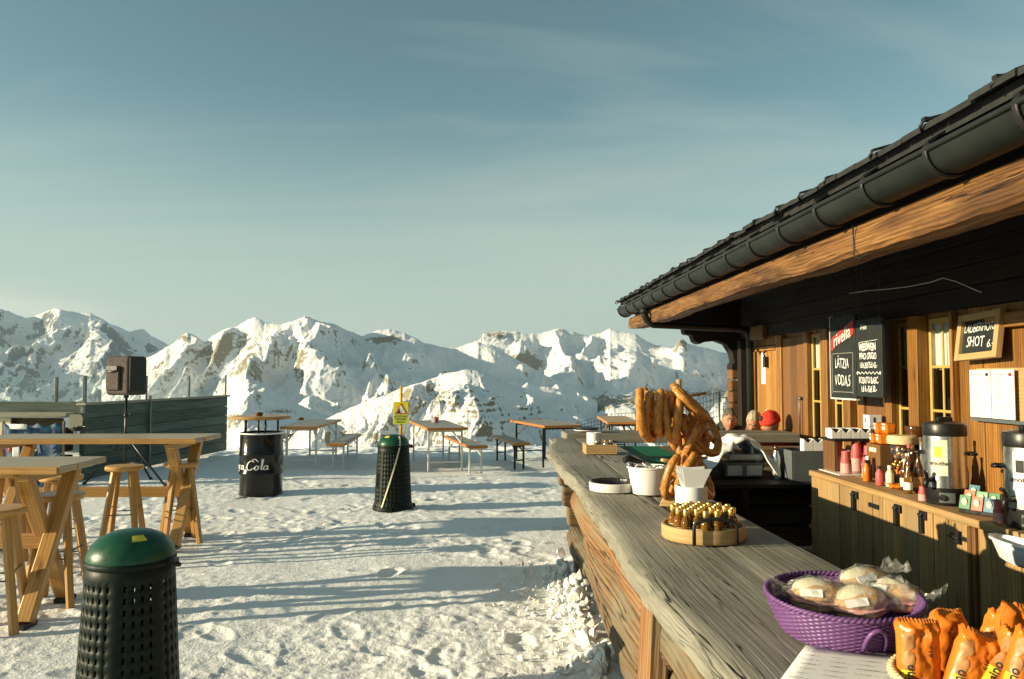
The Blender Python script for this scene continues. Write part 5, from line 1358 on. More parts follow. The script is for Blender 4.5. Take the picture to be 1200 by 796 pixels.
for i, (px, py, z, rz, tl, lb) in enumerate(((958, 700, 1.118, -.25, .25, 'wrapped sandwich at the left of the purple basket, facing the camera'), (1008, 708, 1.112, -.1, .3, 'wrapped sandwich at the front middle of the purple basket'), (1012, 686, 1.135, .3, 0, 'wrapped sandwich on top at the back of the basket'), (1045, 700, 1.12, -.9, .1, 'wrapped sandwich leaning at the right end of the purple basket'), (965, 697, 1.075, .6, 0, 'wrapped sandwich underneath the left one, at the bottom of the purple basket'))):
    make_sandwich(px, py, z, rz, tl, lb, 30 + i)

# menu sheet on the counter
def make_sheet():
    q = [on_z(x, y, TOP + .004) for x, y in ((944, 757), (1066, 771), (1052, 860), (884, 838))]
    o = q[3]; root = thing('menu_sheet', (o.x, o.y, TOP + .003), 'printed price list sheet lying on the planks before the purple basket', 'paper')
    u = (q[2] - q[3]); v = (q[0] - q[3]); u = Vector((u.x, u.y, 0)); v = Vector((v.x, v.y, 0)); 
    mb = MB(); rows = []
    for i in range(9):
        rows.append([u * (j / 8) + v * (i / 8) + Vector((0, 0, .002 + .0022 * (i / 8) ** 2 * (j / 8) + .001 * math.sin(j * .9))) for j in range(9)])
    mb.grid(rows, sm=True); mb.build('sheet', M_paper, root, solid=.0006)
    mb = MB(); rng = random.Random(1); un, vn = u.normalized(), v.normalized(); up = Vector((0, 0, .0062))
    for r_ in range(13):
        t = .95 - .068 * r_
        for c_ in range(4):
            s0 = .06 + .24 * c_; ln = rng.uniform(.07, .19) if r_ % 4 else rng.uniform(.14, .20)
            if rng.random() < .12: continue
            w = .0035 if r_ % 4 else .0050
            a = u * s0 + v * t + up; b = a + u * ln
            for k in range(int(ln * 55)):           # each word a few short strokes
                if rng.random() < .2: continue
                aa = a + u * (ln * k / (ln * 55)); mb.add([aa, aa + un * .0028, aa + un * .0028 + vn * w, aa + vn * w], [(0, 1, 2, 3)])
    mb.build('print', M_greyink, root)
make_sheet()

# straw basket with orange snack packets
SB = Vector((.885, 1.355, TOP))
root = thing('straw_basket', SB, 'straw coloured wicker basket crammed with orange biscuit packets', 'basket')
mb = MB(); weave(mb, .115, .150, .055, 10, 60, 1.08, 1.0, .0026, 0); mb.build('wall', M_wicker, root, solid=.003, flipcheck=False)
mb = MB(); braid(mb, .151, .057, 1.08, 1.0, 0, .005, 150, 34); mb.build('rim', M_wicker, root)
mb = MB(); mb.lathe([(0, .004), (.115, .004)], n=30, sx=1.08); mb.build('floor', M_wicker, root)
from mathutils import noise as mnoise
def make_packet(px, py, Y, w, h, t, rz, tilt, roll, lb, seed, deco=True):
    b = on_y(px, py, Y); rng = random.Random(seed)
    r_ = thing('biscuit_packet', b, lb, 'biscuit packet', 'orange biscuit packets in the straw basket')
    r_.rotation_euler = Euler((tilt, roll, rz), 'XYZ')
    NU, NV = 16, 30; ph = [rng.uniform(0, 6) for _ in range(5)]
    def surf(u, v, sg):       # u in -1..1, v in 0..1
        e = min(1, min(v, 1 - v) / .10); bulge = (1 - abs(u) ** 3.5) ** .6 * (e ** .6)
        y = sg * t / 2 * bulge + .0011 * math.sin(u * 2.5 + v * 7 + ph[0]) * e + ((.0040 * math.sin(u * (3 + ph[2] * .5) - v * 16 + ph[1]) + .002 * math.sin(u * 9 + v * 21 + ph[4])) * math.exp(-((v - .86) / .13) ** 2) + .0035 * math.sin(u * 7 + v * 9 + ph[3]) * math.exp(-((v - .12) / .1) ** 2)) + (.004 * math.sin(u * 5 + ph[2]) * (1 - e))
        nn = mnoise.noise(Vector((u * 1.7 + seed * 3.1, v * 3.6, seed * 1.7 + sg))); n2 = mnoise.noise(Vector((u * 4.0 - v * 5 + seed, v * 8 + u * 2, seed + sg * 2)))
        y += sg * e * (.0065 * (abs(nn) - .25) + .0036 * (abs(n2) - .2)) * (1 if not deco or u > -.3 or v > .88 else .45)
        ww = w / 2 * (1 - .07 * e)
        z = h * v + (.0025 * (1 if int((u + 1) * 14) % 2 else -1) if v > .999 or v < .001 else 0)
        return Vector((u * ww, y, z))
    mb = MB()
    for sg in (-1, 1): mb.grid([[surf(-1 + 2 * i / 28, j / NV, sg) for i in range(29)] for j in range(NV + 1)])
    mb.build('wrapper', M_orange, r_, flipcheck=False, angle=35)
    if deco:
        def patch(mb, u0, u1, v0, v1, n=8, m=9, ell=False, lift=.0012):
            rows = []
            for j in range(m + 1):
                vv = v0 + (v1 - v0) * j / m; row = []
                for i in range(n + 1):
                    f = -1 + 2 * i / n
                    k = math.sqrt(max(0, 1 - (2 * j / m - 1) ** 2)) if ell else 1
                    row.append(surf((u0 + u1) / 2 + (u1 - u0) / 2 * f * k, vv, -1) + Vector((0, -lift, 0)))
                rows.append(row)
            mb.grid(rows)
        mb = MB(); patch(mb, -.88, -.38, .60, .86, ell=True); patch(mb, -.88, -.42, .36, .60, ell=True); mb.build('biscuit_print', M_biscuit, r_)
        mb = MB(); patch(mb, -.92, -.55, .05, .33, lift=.0010); mb.build('yellow_band', M_yellow, r_)
        def tx(s, u, v, size, mat, ang, nm):
            vs, fs = text_geo(s, size, bold=size * .02); mb = MB(); ca, sa = math.cos(ang), math.sin(ang)
            pts = [surf(u + (x * ca - y * sa) / (w / 2), v + (x * sa + y * ca) / h, -1) + Vector((0, -.0022, 0)) for x, y, z in vs]
            mb.add(pts, fs); mb.build(nm, mat, r_)
        tx('61g', .32, .60, .013, M_ink, R(90), 'weight_print'); tx('mino', -.66, .25, .021, M_ink, R(90), 'name_print')
    return r_
for i, a in enumerate([
    (1078, 812, 1.395, .082, .128, .046, -.10, -.10, .02, 'orange biscuit packet standing upright at the left edge of the straw basket'),
    (1126, 822, 1.36, .080, .126, .044, -.15, -.12, .36, 'orange biscuit packet leaning right, beside the upright left one'),
    (1166, 815, 1.34, .080, .118, .044, -.3, -.30, .55, 'orange biscuit packet lying slanted in the middle front'),
    (1196, 822, 1.30, .080, .120, .044, -.5, -.15, .30, 'orange biscuit packet with its lower half cut by the right picture edge'),
    (1110, 792, 1.47, .085, .122, .040, .35, -.05, .12, 'orange biscuit packet with a crimped top behind the upright left packet'),
    (1152, 792, 1.46, .085, .122, .040, -.35, -.08, .45, 'orange biscuit packet in the back row, right of the crimped one'),
    (1192, 785, 1.45, .085, .122, .040, -.2, .05, .25, 'orange biscuit packet, rightmost of the back row'),
    (1176, 800, 1.41, .080, .140, .040, .5, -.10, .5, 'orange biscuit packet wedged between front and back row'),
]): make_packet(*a, seed=50 + i, deco=i in (0, 1, 2, 3))

# ------------------------------------------------------------------ behind the counter: shelf with slicer, crate, flask
def make_slicer():
    root = thing('grey_slicer', (2.20, 6.78, .754), 'grey kitchen slicing machine on the dark shelf, half covered by a white cloth', 'machine')
    Mg = M_tealbox; Ml = paint('light_grey_enamel', (.42, .45, .45), .35)
    mb = MB(); mb.box((.0, 0, .075), (.34, .26, .13)); mb.build('base', Mg, root, bevel=.015)
    for x in (-.085, .085):
        mb = MB(); mb.box((x, -.133, .07), (.13, .02, .085)); mb.build('front_panel', Ml, root, bevel=.006)
    mb = MB(); mb.box((.02, -.02, .185), (.30, .22, .05)); mb.build('tray', Ml, root, bevel=.012)
    mb = MB(); mb.tube([(-.08, -.06, .20), (-.08, -.05, .30), (-.04, -.04, .335), (.06, -.04, .335), (.10, -.05, .30), (.10, -.06, .20)], .014, n=8); mb.build('handle', M_whitep, root)
    mb = MB(); mb.lathe([(0, -.01), (.10, -.01), (.105, 0), (0, .012)], n=32); mb.v = [Vector((v.x + .02, v.z + .06, v.y + .25)) for v in mb.v]; mb.build('blade', M_steel, root)
    mb = MB(); mb.box((-.02, -.10, .30), (.03, .02, .08)); mb.build('blue_clip', paint('blue_clip', (.02, .12, .30), .4), root, bevel=.004)
    for x in (-.14, .14):
        mb = MB(); mb.lathe([(0, 0), (.018, 0), (.015, .015), (0, .015)], n=10, c=(x, -.1, -.001)); mb.build('foot', M_black, root)
    cl = thing('white_cloth', (2.12, 6.74, .754), 'crumpled white cloth thrown over the grey slicing machine', 'cloth')
    mb = MB(); rows = []
    for i in range(30):
        s = i / 29; row = []
        for j in range(22):
            t = j / 21 - .5
            x = -.30 + .64 * s; top = .355 + .03 * math.sin(s * 9) * .4
            prof = float(np.interp(s, [0, .10, .25, .45, .62, .80, 1.0], [.06, .20, .315, .35, .345, .27, .13]))
            z = prof + .020 * math.sin(t * 19 + s * 7) + .014 * math.sin(s * 23 + t * 11) - .32 * max(0, abs(t) - .25) * (1 if t < 0 else .7)
            y = t * .36 - .03 + .02 * math.sin(s * 13 + t * 5)
            if t < 0 and .38 < s < .85: z += .10 * (-t) ; y += .10 * (-t)
            row.append((x, y, max(.03, z)))
        rows.append(row)
    mb.grid(rows); mb.build('fabric', M_cloth, cl, solid=.004)
make_slicer()
root = thing('steel_flask', (2.47, 6.62, .754), 'tall steel flask with a brown stopper beside the slicing machine', 'flask')
mb = MB(); mb.lathe([(0, 0), (.038, 0), (.040, .01), (.040, .17), (.034, .20), (.022, .23), (.020, .245)], n=24); mb.build('body', M_steel, root, angle=40)
mb = MB(); mb.lathe([(.020, .245), (.021, .27), (.014, .29), (0, .292)], n=16); mb.build('stopper', M_amberdark, root, angle=40)
root = thing('grey_crate', (2.80, 6.60, .754), 'dark grey plastic crate at the shelf end with white cartons inside', 'crate')
mb = MB(); 
for x, y, sx, sy in ((-.26, 0, .012, .32), (.26, 0, .012, .32), (0, -.154, .508, .012), (0, .154, .508, .012)): mb.box((x, y, .13), (sx, sy, .26))
mb.box((0, 0, .006), (.5, .29, .01)); mb.build('shell', M_tealbox, root, bevel=.004)
def zig_carton(name, loc, label, group, n=3, w=.07, h=.11, mat=M_paper):
    r_ = thing(name, loc, label, 'carton', group)
    mb = MB()
    for k in range(n):
        x = (k - (n - 1) / 2) * w; poly = [(-w / 2 + .003, 0), (w / 2 - .003, 0), (w / 2 - .003, h), (0, h - .035), (-w / 2 + .003, h)]
        mb.prism([(a + x, b) for a, b in poly], (0, -.04, 0), (1, 0, 0), (0, 0, 1), (0, .08, 0))
    mb.build('box', mat, r_, bevel=.001, seg=1)
    for k in range(n):
        x = (k - (n - 1) / 2) * w; mb = MB(); mb.prism([(x - w / 2 + .008, h * .96), (x + w / 2 - .008, h * .96), (x, h * .96 - .036)], (0, -.030, 0), (1, 0, 0), (0, 0, 1), (0, .07, 0)); mb.build('dark_opening', M_ink, r_)
    return r_
zig_carton('open_carton', (2.74, 6.52, .99), 'white open carton strip in the grey crate, nearer one', 'white open carton strips', 2, .085, .12)
mb_ = MB(); mb_.box((2.80, 6.60, .875), (.46, .26, .22)); o = mb_.build('folded_cardboard', M_tealbox, bevel=.01); tag(o, 'dark bundle filling the grey crate under the white cartons', 'cardboard')

# ------------------------------------------------------------------ drinks on the service cabinet
ST = SZ + .003
def cup_stack(x, y, n, h, label, r=.036, gap=.016, z=ST, two=True):
    r_ = thing('cup_stack', (x, y, z), label, 'cup stack', 'stacks of red paper cups')
    prof = [(r, 0)]; zz = 0
    mb = MB(); mb.lathe([(0, 0), (r, 0), (r * 1.03, .004), (r * .98, h * .45), (r * .93, h * .45)], n=24); mb.build('pale_cup', M_pinkcup, r_, angle=40)
    mb = MB(); pr = []
    for k in range(n):
        z0 = h * .45 + k * gap; pr += [(r * (.97 - .012 * k), z0), (r * (.99 - .012 * k), z0 + .003), (r * (.93 - .012 * k), z0 + gap - .001)]
    zt = h * .45 + n * gap; pr += [(r * .86, zt), (r * .74, h), (r * .70, h), (r * .70, h - .004), (0, h - .004)]
    mb.lathe(pr, n=24); mb.build('red_cup', M_redcup, r_, angle=30); return r_
cup_stack(2.70, 5.80, 2, .165, 'red paper cup stack nearest the left end of the cabinet, front one', .040)
cup_stack(2.72, 5.98, 3, .24, 'tall red paper cup stack behind the front one', .042)
cup_stack(2.84, 5.92, 3, .22, 'red paper cup stack in the middle, on a clear sleeve', .044)
cup_stack(2.93, 5.98, 3, .24, 'red paper cup stack at the back, partly hidden', .042)
cup_stack(2.90, 5.86, 3, .20, 'red paper cup stack standing behind the steel jug', .036)
cup_stack(2.585, 4.56, 1, .085, 'red and pink paper cup under the tap of the left urn', .026)
cup_stack(2.60, 3.89, 1, .105, 'red and pink paper cup under the tap of the right urn', .030)
root = thing('steel_jug', (2.84, 5.70, ST), 'small shiny steel milk jug before the red cups', 'jug')
mb = MB(); mb.lathe([(0, 0), (.034, 0), (.038, .01), (.036, .07), (.031, .10), (.034, .115)], n=24); mb.build('body', M_chrome, root, solid=.002)
mb = MB(); mb.tube([(-.03, 0, .10), (-.065, 0, .095), (-.07, 0, .05), (-.036, 0, .03)], .005, n=6); mb.build('handle', M_chrome, root)
mb = MB(); mb.box((-.02, .06, .004), (.34, .36, .006)); tag(mb.build('white_tray', M_whitep, loc=(2.80, 5.84, SZ - .0005)), 'flat white tray under the red cup stacks', 'tray')
for o in SC.objects:
    if o.name.startswith('cup_stack') and o.location.y > 5.6: o.location.z += .0075
bpy.data.objects['steel_jug'].location.z += .0075
# little wooden rack with cartons and packets on top
root = thing('wooden_rack', (2.90, 5.98, ST), 'narrow brown rack with a top board at the left end of the cabinet', 'rack')
mb = MB(); mb.box((0, .03, .245), (.50, .26, .018)); mb.build('top_board', W_dark, root, bevel=.003, seg=1)
for x in (-.225, .235): mb = MB(); mb.box((x, .03, .118), (.03, .20, .235)); mb.build('side', W_brown, root, bevel=.003, seg=1)
zig_carton('open_carton', (2.80, 5.955, 1.160), 'white open carton strip on top of the brown rack', 'white open carton strips', 4, .078, .075)
mb = MB(); mb.box((0, 0, .036), (.24, .10, .07)); r_ = thing('grey_carton', (2.80, 6.055, 1.160), 'long grey carton behind the white strip on the rack', 'carton'); mb.build('box', M_paper2, r_, bevel=.002); mb = MB(); mb.box((0, 0, .073), (.22, .03, .004)); mb.build('lid_flap', M_paper, r_)
for k, z in ((0, 1.160), (1, 1.251)):
    r_ = thing('milk_carton', (3.00, 5.98, z), ('lower of the two small white cartons stacked on the rack', 'upper of the two small white cartons stacked on the rack')[k], 'carton', 'small white cartons'); mb = MB(); mb.box((0, 0, .045), (.10, .10, .088)); mb.build('box', M_whitep, r_, bevel=.003)
    mb = MB(); mb.box((-.052, .01, .045), (.002, .012, .04)); mb.box((-.01, -.051, .045), (.012, .002, .05)); mb.build('print', M_ink, r_)
# orange snack packs on a brown display box
root = thing('display_box', (2.93, 5.62, ST), 'brown cardboard display box behind the cups with orange packs', 'display box')
mb = MB(); mb.box((0, 0, .12), (.22, .20, .24)); mb.build('box', W_brown, root, bevel=.003)
mb = MB(); mb.box((-.112, 0, .20), (.004, .10, .03)); mb.build('print', M_label, root)
rng = random.Random(4); q0 = None
for k, (dx, dy, z) in enumerate(((-.06, -.05, .245), (-.06, .05, .245), (.03, 0, .245), (-.05, 0, .325), (.03, .03, .325), (-.02, -.06, .325))):
    lb = ('orange snack pack, lower front right on the display box', 'orange snack pack, lower front left on the display box', 'orange snack pack, lower back on the display box', 'orange snack pack, upper front on the display box', 'orange snack pack, upper back on the display box', 'orange snack pack, upper right on the display box')[k]
    r_ = thing('snack_pack', (2.93 + dx, 5.62 + dy, ST + z - .004), lb, 'snack pack', 'orange snack packs', rng.uniform(-.4, .4)); mb = MB(); mb.box((0, 0, .038), (.075, .082, .074), jit=.005); mb.build('bag', M_orange, r_, bevel=.014)
    mb = MB(); mb.box((-.040, 0, .040), (.003, .05, .022)); mb.box((-.040, 0, .068), (.003, .07, .01)); mb.build('white_print', M_paper, r_)
root = thing('sweet_jar', (2.90, 5.36, ST), 'big round glass jar of brown sweets with a straw yellow lid', 'jar')
mb = MB(); mb.lathe([(0, .002), (.075, .002), (.085, .02), (.085, .24), (.075, .265)], n=32); mb.build('glass', G_clear, root)
mb = MB(); mb.lathe([(.080, .266), (.098, .266), (.102, .275), (.100, .315), (.09, .325), (0, .328)], n=32); mb.build('lid', M_wicker, root, angle=40)
mb = MB(); rng = random.Random(3)
for k in range(90):
    a = rng.uniform(0, 6.28); r0 = .066 * math.sqrt(rng.random()); mb.ell((r0 * math.cos(a), r0 * math.sin(a), rng.uniform(.02, .235)), (.016, .013, .012), n=8, m=rng.randrange(3), rot=Euler((rng.uniform(0, 3), rng.uniform(0, 3), 0)).to_matrix())
o = mb.build('sweets', [M_amberdark, M_orange, M_gold], root); o['kind'] = 'stuff'
root = thing('black_bowl', (2.80, 5.24, ST), 'small black bowl with orange sweets before the glass jar', 'bowl')
mb = MB(); mb.lathe([(0, 0), (.05, 0), (.056, .075), (.050, .075), (.047, .05), (0, .05)], n=24); mb.build('bowl', M_black, root, angle=40)
mb = MB()
for k in range(12): a = k * 2.4; mb.ell((.03 * math.cos(a), .03 * math.sin(a), .07 + .006 * (k % 3)), (.02, .013, .01), n=8, rot=Euler((a, k, 0)).to_matrix())
o = mb.build('sweets', M_orange, root); o['kind'] = 'stuff'
r_ = thing('orange_wrapper', (2.72, 5.06, ST), 'crumpled orange wrapper lying on the cabinet edge', 'wrapper'); mb = MB(); rows = [[(-.06 + .12 * i / 8, -.09 + .18 * j / 8, .014 + .012 * math.sin(i * 1.9 + j) + .010 * math.sin(j * 2.3 - i * 1.1)) for i in range(9)] for j in range(9)]; mb.grid(rows); mb.build('foil', M_orange, r_, solid=.002)
def bottle(x, y, h, r, mat, cap, lab, label, nk=.36):
    r_ = thing('liquor_bottle', (x, y, ST), label, 'bottle', 'liquor bottles beside the urn')
    mb = MB(); mb.lathe([(0, 0), (r * .94, 0), (r, .006), (r, h * (1 - nk) - .03), (r * .8, h * (1 - nk)), (r * .36, h * (1 - nk) + .045), (r * .33, h * .97), (r * .38, h * .975), (r * .38, h), (0, h)], n=22); mb.build('glass', mat, r_, angle=45)
    if lab: mb = MB(); mb.lathe([(r + .0012, h * .12), (r + .0012, h * .40)], n=22); mb.build('label', lab, r_)
    mb = MB(); mb.lathe([(r * .42, h * .93), (r * .43, h * 1.01), (0, h * 1.012)], n=14); mb.build('cap', cap, r_, angle=40)
M_clearb = paint('clear_bottle_glass', (.62, .68, .66), .05, var=.02, trans=.72)
bottle(2.84, 5.13, .275, .034, M_amberdark, M_gold, M_label, 'dark amber bottle with a cream label right of the sweet jar')
bottle(2.76, 5.02, .29, .032, M_amberdark, M_redcup, M_biscuit, 'slim dark bottle with a red capsule before the clear bottles')
bottle(2.80, 5.12, .22, .030, M_amber, M_whitep, M_label, 'short amber bottle with a white cap', .3)
bottle(2.82, 4.98, .34, .034, M_clearb, M_chrome, None, 'clear bottle left of the urn, narrower one')
bottle(2.84, 4.88, .385, .037, M_clearb, M_chrome, M_paper, 'tallest clear bottle close to the left urn')
bottle(2.95, 5.06, .33, .036, M_clearb, M_black, None, 'clear bottle at the back of the group')
bottle(2.96, 5.20, .28, .034, M_amberdark, M_black, M_label, 'amber bottle at the back behind the sweet jar')

bottle(2.70, 4.97, .20, .028, M_amberdark, M_whitep, M_label, 'small dark bottle with a white cap at the front of the bottles', .32)
bottle(2.74, 4.88, .25, .030, M_amberdark, M_black, M_biscuit, 'dark bottle with a brown label close to the left urn', .34)
bottle(2.66, 4.86, .17, .026, M_amber, M_gold, M_paper, 'small golden bottle at the cabinet front edge by the urn', .34)
bottle(2.89, 5.03, .30, .033, M_amber, M_black, M_label, 'golden bottle between the clear ones at the back')
bottle(2.78, 4.80, .30, .032, M_clearb, M_redcup, M_paper, 'clear bottle with a red cap behind the left urn')
cup_stack(2.76, 5.60, 2, .15, 'red paper cup stack right of the steel jug, nearest the display box', .034)
root = thing('coffee_grinder', (3.03, 5.42, ST), 'black coffee grinder at the wall behind the glass sweet jar', 'grinder')
mb = MB(); mb.box((0, 0, .11), (.13, .15, .22)); mb.build('housing', M_black, root, bevel=.015)
mb = MB(); mb.lathe([(.03, .22), (.05, .24), (.075, .37), (.07, .385), (0, .39)], n=24); mb.build('hopper', M_amberdark, root, angle=40)
for k, (x, y, h, m_, lb) in enumerate(((2.66, 5.40, .15, M_orange, 'small orange syrup bottle at the cabinet edge before the jar'), (2.70, 5.46, .17, M_amberdark, 'small brown syrup bottle beside the orange one'), (2.65, 5.20, .13, M_redcup, 'small red syrup bottle at the cabinet edge by the black bowl'), (2.69, 5.14, .14, M_label, 'small cream bottle between the bowl and the bottles'))):
    root = thing('syrup_bottle', (x, y, ST), lb, 'bottle', 'small syrup bottles')
    mb = MB(); mb.lathe([(0, 0), (.024, 0), (.026, .004), (.026, h * .62), (.012, h * .8), (.011, h * .86), (0, h * .86)], n=18); mb.build('body', m_, root, angle=45)
    mb = MB(); mb.lathe([(.0135, h * .84), (.0135, h), (0, h)], n=14); mb.build('cap', M_whitep if k % 2 else M_black, root, angle=40)
def make_urn(x, y, h, r, label, lab_txt, lmat, sqmat, face):
    root = thing('hot_drink_urn', (x, y, ST), label, 'urn', 'steel hot drink urns')
    mb = MB(); mb.lathe([(0, 0), (r * .93, 0), (r * .97, .012), (r * 1.02, .085), (r * 1.02, .10), (0, .1)], n=44); mb.build('base', M_black, root, angle=35)
    mb = MB(); mb.lathe([(r, .10), (r, h - .075)], n=56); mb.build('steel_body', M_steel, root)
    mb = MB(); mb.lathe([(r * 1.03, h - .08), (r * 1.045, h - .07), (r * 1.045, h - .02), (r * 1.0, h - .008), (r * .5, h + .004), (0, h + .006)], n=48); ld = mb.build('lid', M_black, root, angle=35)
    mb = MB(); mb.box((0, 0, h + .014), (.09, .035, .028)); mb.build('lid_knob', M_black, ld, bevel=.008)
    # front direction: towards the counter and camera
    f = Vector((math.cos(face), math.sin(face), 0)); s = Vector((-f.y, f.x, 0))
    def band(a0, a1, z0, z1, rr, mat, nm, par=root):
        mb = MB(); mb.grid([[(rr * math.cos(a), rr * math.sin(a), z) for a in rline(face + a0, face + a1, 12)] for z in (z0, z1)]); return mb.build(nm, mat, par)
    lb = band(-.62, .10, .17, h - .10, r + .0015, lmat, 'label')
    band(-.50, -.18, h - .20, h - .14, r + .003, sqmat, 'label_square', lb)
    vs, fs = text_geo(lab_txt, .034, bold=.0006); mb = MB(); mb.add([((r + .0035) * math.cos(face - .25 + (q[0] / r)), (r + .0035) * math.sin(face - .25 + q[0] / r), h - .235 + q[1]) for q in vs], fs); mb.build('label_text', M_ink, lb)
    band(-.30, .38, .018, .075, r * 1.022 + .006, M_tealbox, 'control_panel')
    mb = MB(); kz = .048; a = face - .16; c = Vector((math.cos(a), math.sin(a), 0)); mb.tube([c * (r * 1.02) + Vector((0, 0, kz)), c * (r * 1.02 + .022) + Vector((0, 0, kz))], .017, n=16); mb.build('dial', M_black, root)
    a = face - .66; c = Vector((math.cos(a), math.sin(a), 0))
    mb = MB(); mb.tube([c * (r * .98) + Vector((0, 0, .145)), c * (r + .05) + Vector((0, 0, .145)), c * (r + .062) + Vector((0, 0, .10))], [.016, .017, .012], n=10); tp = mb.build('tap', M_black, root)
    mb = MB(); mb.tube([c * (r + .045) + Vector((0, 0, .15)), c * (r + .05) + Vector((0, 0, .185)), c * (r + .075) + Vector((0, 0, .195))], .011, n=8); mb.build('tap_lever', M_black, tp)
    for sg in (-1, 1):
        mb = MB(); q = Vector((-f.y, f.x, 0)) * sg; mb.tube([q * r + f * .03 + Vector((0, 0, h * .62)), q * (r + .045) + f * .03 + Vector((0, 0, h * .62)), q * (r + .045) - f * .03 + Vector((0, 0, h * .62)), q * r - f * .03 + Vector((0, 0, h * .62))], .010, n=8); mb.build('side_handle', M_black, root)
make_urn(2.665, 4.46, .475, .112, 'steel hot drink urn with a yellow squared label, fully in view', 'smother', M_label, M_yellow, R(-120))
make_urn(2.66, 3.74, .475, .112, 'steel hot drink urn with a white label, cut by the right picture edge', 'smother', M_paper, M_ink, R(-128))
# tea bag display
root = thing('tea_box', (2.68, 4.09, ST), 'low box of colourful tea bag packets between the two urns', 'tea box', rz=R(-62))
mb = MB(); mb.box((0, 0, .02), (.26, .13, .04)); mb.build('tray', M_black, root, bevel=.004)
cols = [(.02, .16, .05), (.55, .08, .03), (.03, .14, .20), (.03, .20, .10), (.60, .10, .03), (.05, .22, .08)]
for k in range(9):
    m_ = [paint('tea_packet', cols[k % 6], .35)][0]
    x = -.095 + .065 * (k % 4); row = k // 4
    mb = MB(); mb.box((x, -.060 + .045 * row, .058 + .024 * row), (.060, .010, .076), Euler((-.25, 0, .05 * math.sin(k * 3))).to_matrix()); t_ = mb.build('tea_packet', m_, root, bevel=.002)
    mb = MB(); mb.ell((x, -.068 + .045 * row, .062 + .024 * row), (.016, .003, .02), n=10); mb.build('leaf_print', M_label, t_)
# white tub hooked to the cabinet front
root = thing('white_tub', (2.435, 3.50, .735), 'white oval plastic tub hung on the cabinet front edge at the right', 'tub')
mb = MB(); mb.lathe([(0, .045), (.035, .045), (.052, .06), (.070, .135), (.078, .14), (.078, .150), (.068, .150), (.050, .065), (0, .06)], n=40, sy=2.6); mb.build('tub', M_whitep, root, angle=40)
for y in (-.12, .12): mb = MB(); mb.tube([(.074, y, .12), (.076, y, .166), (.12, y, .168)], .005, n=6); mb.build('hook', M_zinc, root)

# ------------------------------------------------------------------ boards and sheets on the wall
UX, UZ = (0, -1, 0), (0, 0, 1)
def make_wine_board():
    X = 2.87
    a = thing('chalkboard', (X, 6.19, 1.465), 'tall hanging chalkboard with a red lettered panel on top and boxed prices below', 'chalkboard')
    mb = MB(); mb.box((X + .014, 6.19, 1.80), (.026, .44, .67)); P(mb, 'panel', M_board, a, bevel=.003, seg=1)
    mb = MB(); mb.box((X + .012, 6.19, 1.459), (.030, .45, .012)); mb.box((X + .012, 6.415, 1.80), (.030, .008, .69)); P(mb, 'edge', M_paper2, a)
    mb = MB(); mb.prism([(-.20, 1.94), (-.17, 1.97), (.20, 2.09), (.205, 1.985), (.14, 1.95), (.08, 1.965), (.0, 1.92), (-.10, 1.90), (-.17, 1.855), (-.205, 1.86)], (X - .0005, 6.19, 0), (0, -1, 0), (0, 0, 1), (-.003, 0, 0)); P(mb, 'red_panel', M_red, a)
    up = Vector((0, -1, .26)).normalized()
    mb = MB(); put_text(mb, 'rivella', (X - .0045, 6.19, 1.965), up, (0, 0, 1), .145, bold=.001, sx=.92); P(mb, 'panel_lettering', M_paper2, a)
    mb = MB()
    for (p0, p1) in (((-.185, 1.83), (.185, 1.83)), ((.185, 1.83), (.18, 1.50)), ((.18, 1.515), (-.18, 1.515)), ((-.18, 1.50), (-.185, 1.83))): mb.beam((X - .002, 6.19 - p0[0], p0[1]), (X - .002, 6.19 - p1[0], p1[1]), .006, .004)
    P(mb, 'chalk_frame', M_greyink, a)
    mb = MB(); put_text(mb, 'LÄTZIA', (X - .0025, 6.20, 1.745), UX, UZ, .115, sx=.62, hand=0.38); put_text(mb, 'VODA.5', (X - .0025, 6.19, 1.605), UX, UZ, .125, sx=.62, hand=0.38); P(mb, 'chalk_writing', M_chalk, a)
    for y in (6.36, 6.02): mb = MB(); mb.tube([(X + .012, y, 2.135), (X + .012, y, 2.78)], .004, n=6); P(mb, 'cord', M_iron, a)
    b = thing('chalkboard', (X, 5.755, 1.49), 'hanging chalkboard listing wines in white chalk, right of the red panel', 'chalkboard')
    mb = MB(); mb.box((X + .014, 5.758, 1.785), (.026, .40, .60)); P(mb, 'panel', M_board, b, bevel=.003, seg=1)
    mb = MB(); T = lambda s, z, sz, y=5.76, **k: put_text(mb, s, (X - .0025, y, z), UX, UZ, sz, sx=.62, hand=0.38, **k)
    put_text(mb, 'Wein', (X - .0025, 5.83, 2.02), UX, UZ, .06, sx=.8, shear=.2); P(mb, 'chalk_heading', M_chalk, b); mb = MB(); T('WEISSWEIN', 1.865, .080, 5.775, bold=.002); T('PINO GRIGIO', 1.795, .07, 5.765, bold=.001); T('1dl 6.50/75dl 43.-', 1.725, .062, bold=.001); T('ROSATO BARC.', 1.610, .07, bold=.001); T('1dl 6.-/5dl 30.-', 1.545, .066, bold=.001)
    P(mb, 'chalk_writing', M_chalk, b)
    mb = MB(); mb.tube([(X - .001, 5.93 - .34 * i / 40, 1.668 + .008 * math.sin(i * .95)) for i in range(41)], .0035, n=5)
    P(mb, 'chalk_wave', M_chalk, b)
    for y in (5.935, 5.585): mb = MB(); mb.ell((X - .001, y, 1.668), (.004, .013, .013), n=8); P(mb, 'chalk_dot', M_chalk, b)
    mb = MB(); mb.beam((X - .001, 5.90, 1.905), (X - .001, 5.62, 1.915), .004, .003); P(mb, 'chalk_line', M_chalk, b)
    for y in (5.92, 5.60): mb = MB(); mb.tube([(X + .012, y, 2.085), (X + .012, y, 2.78)], .004, n=6); P(mb, 'cord', M_iron, b)
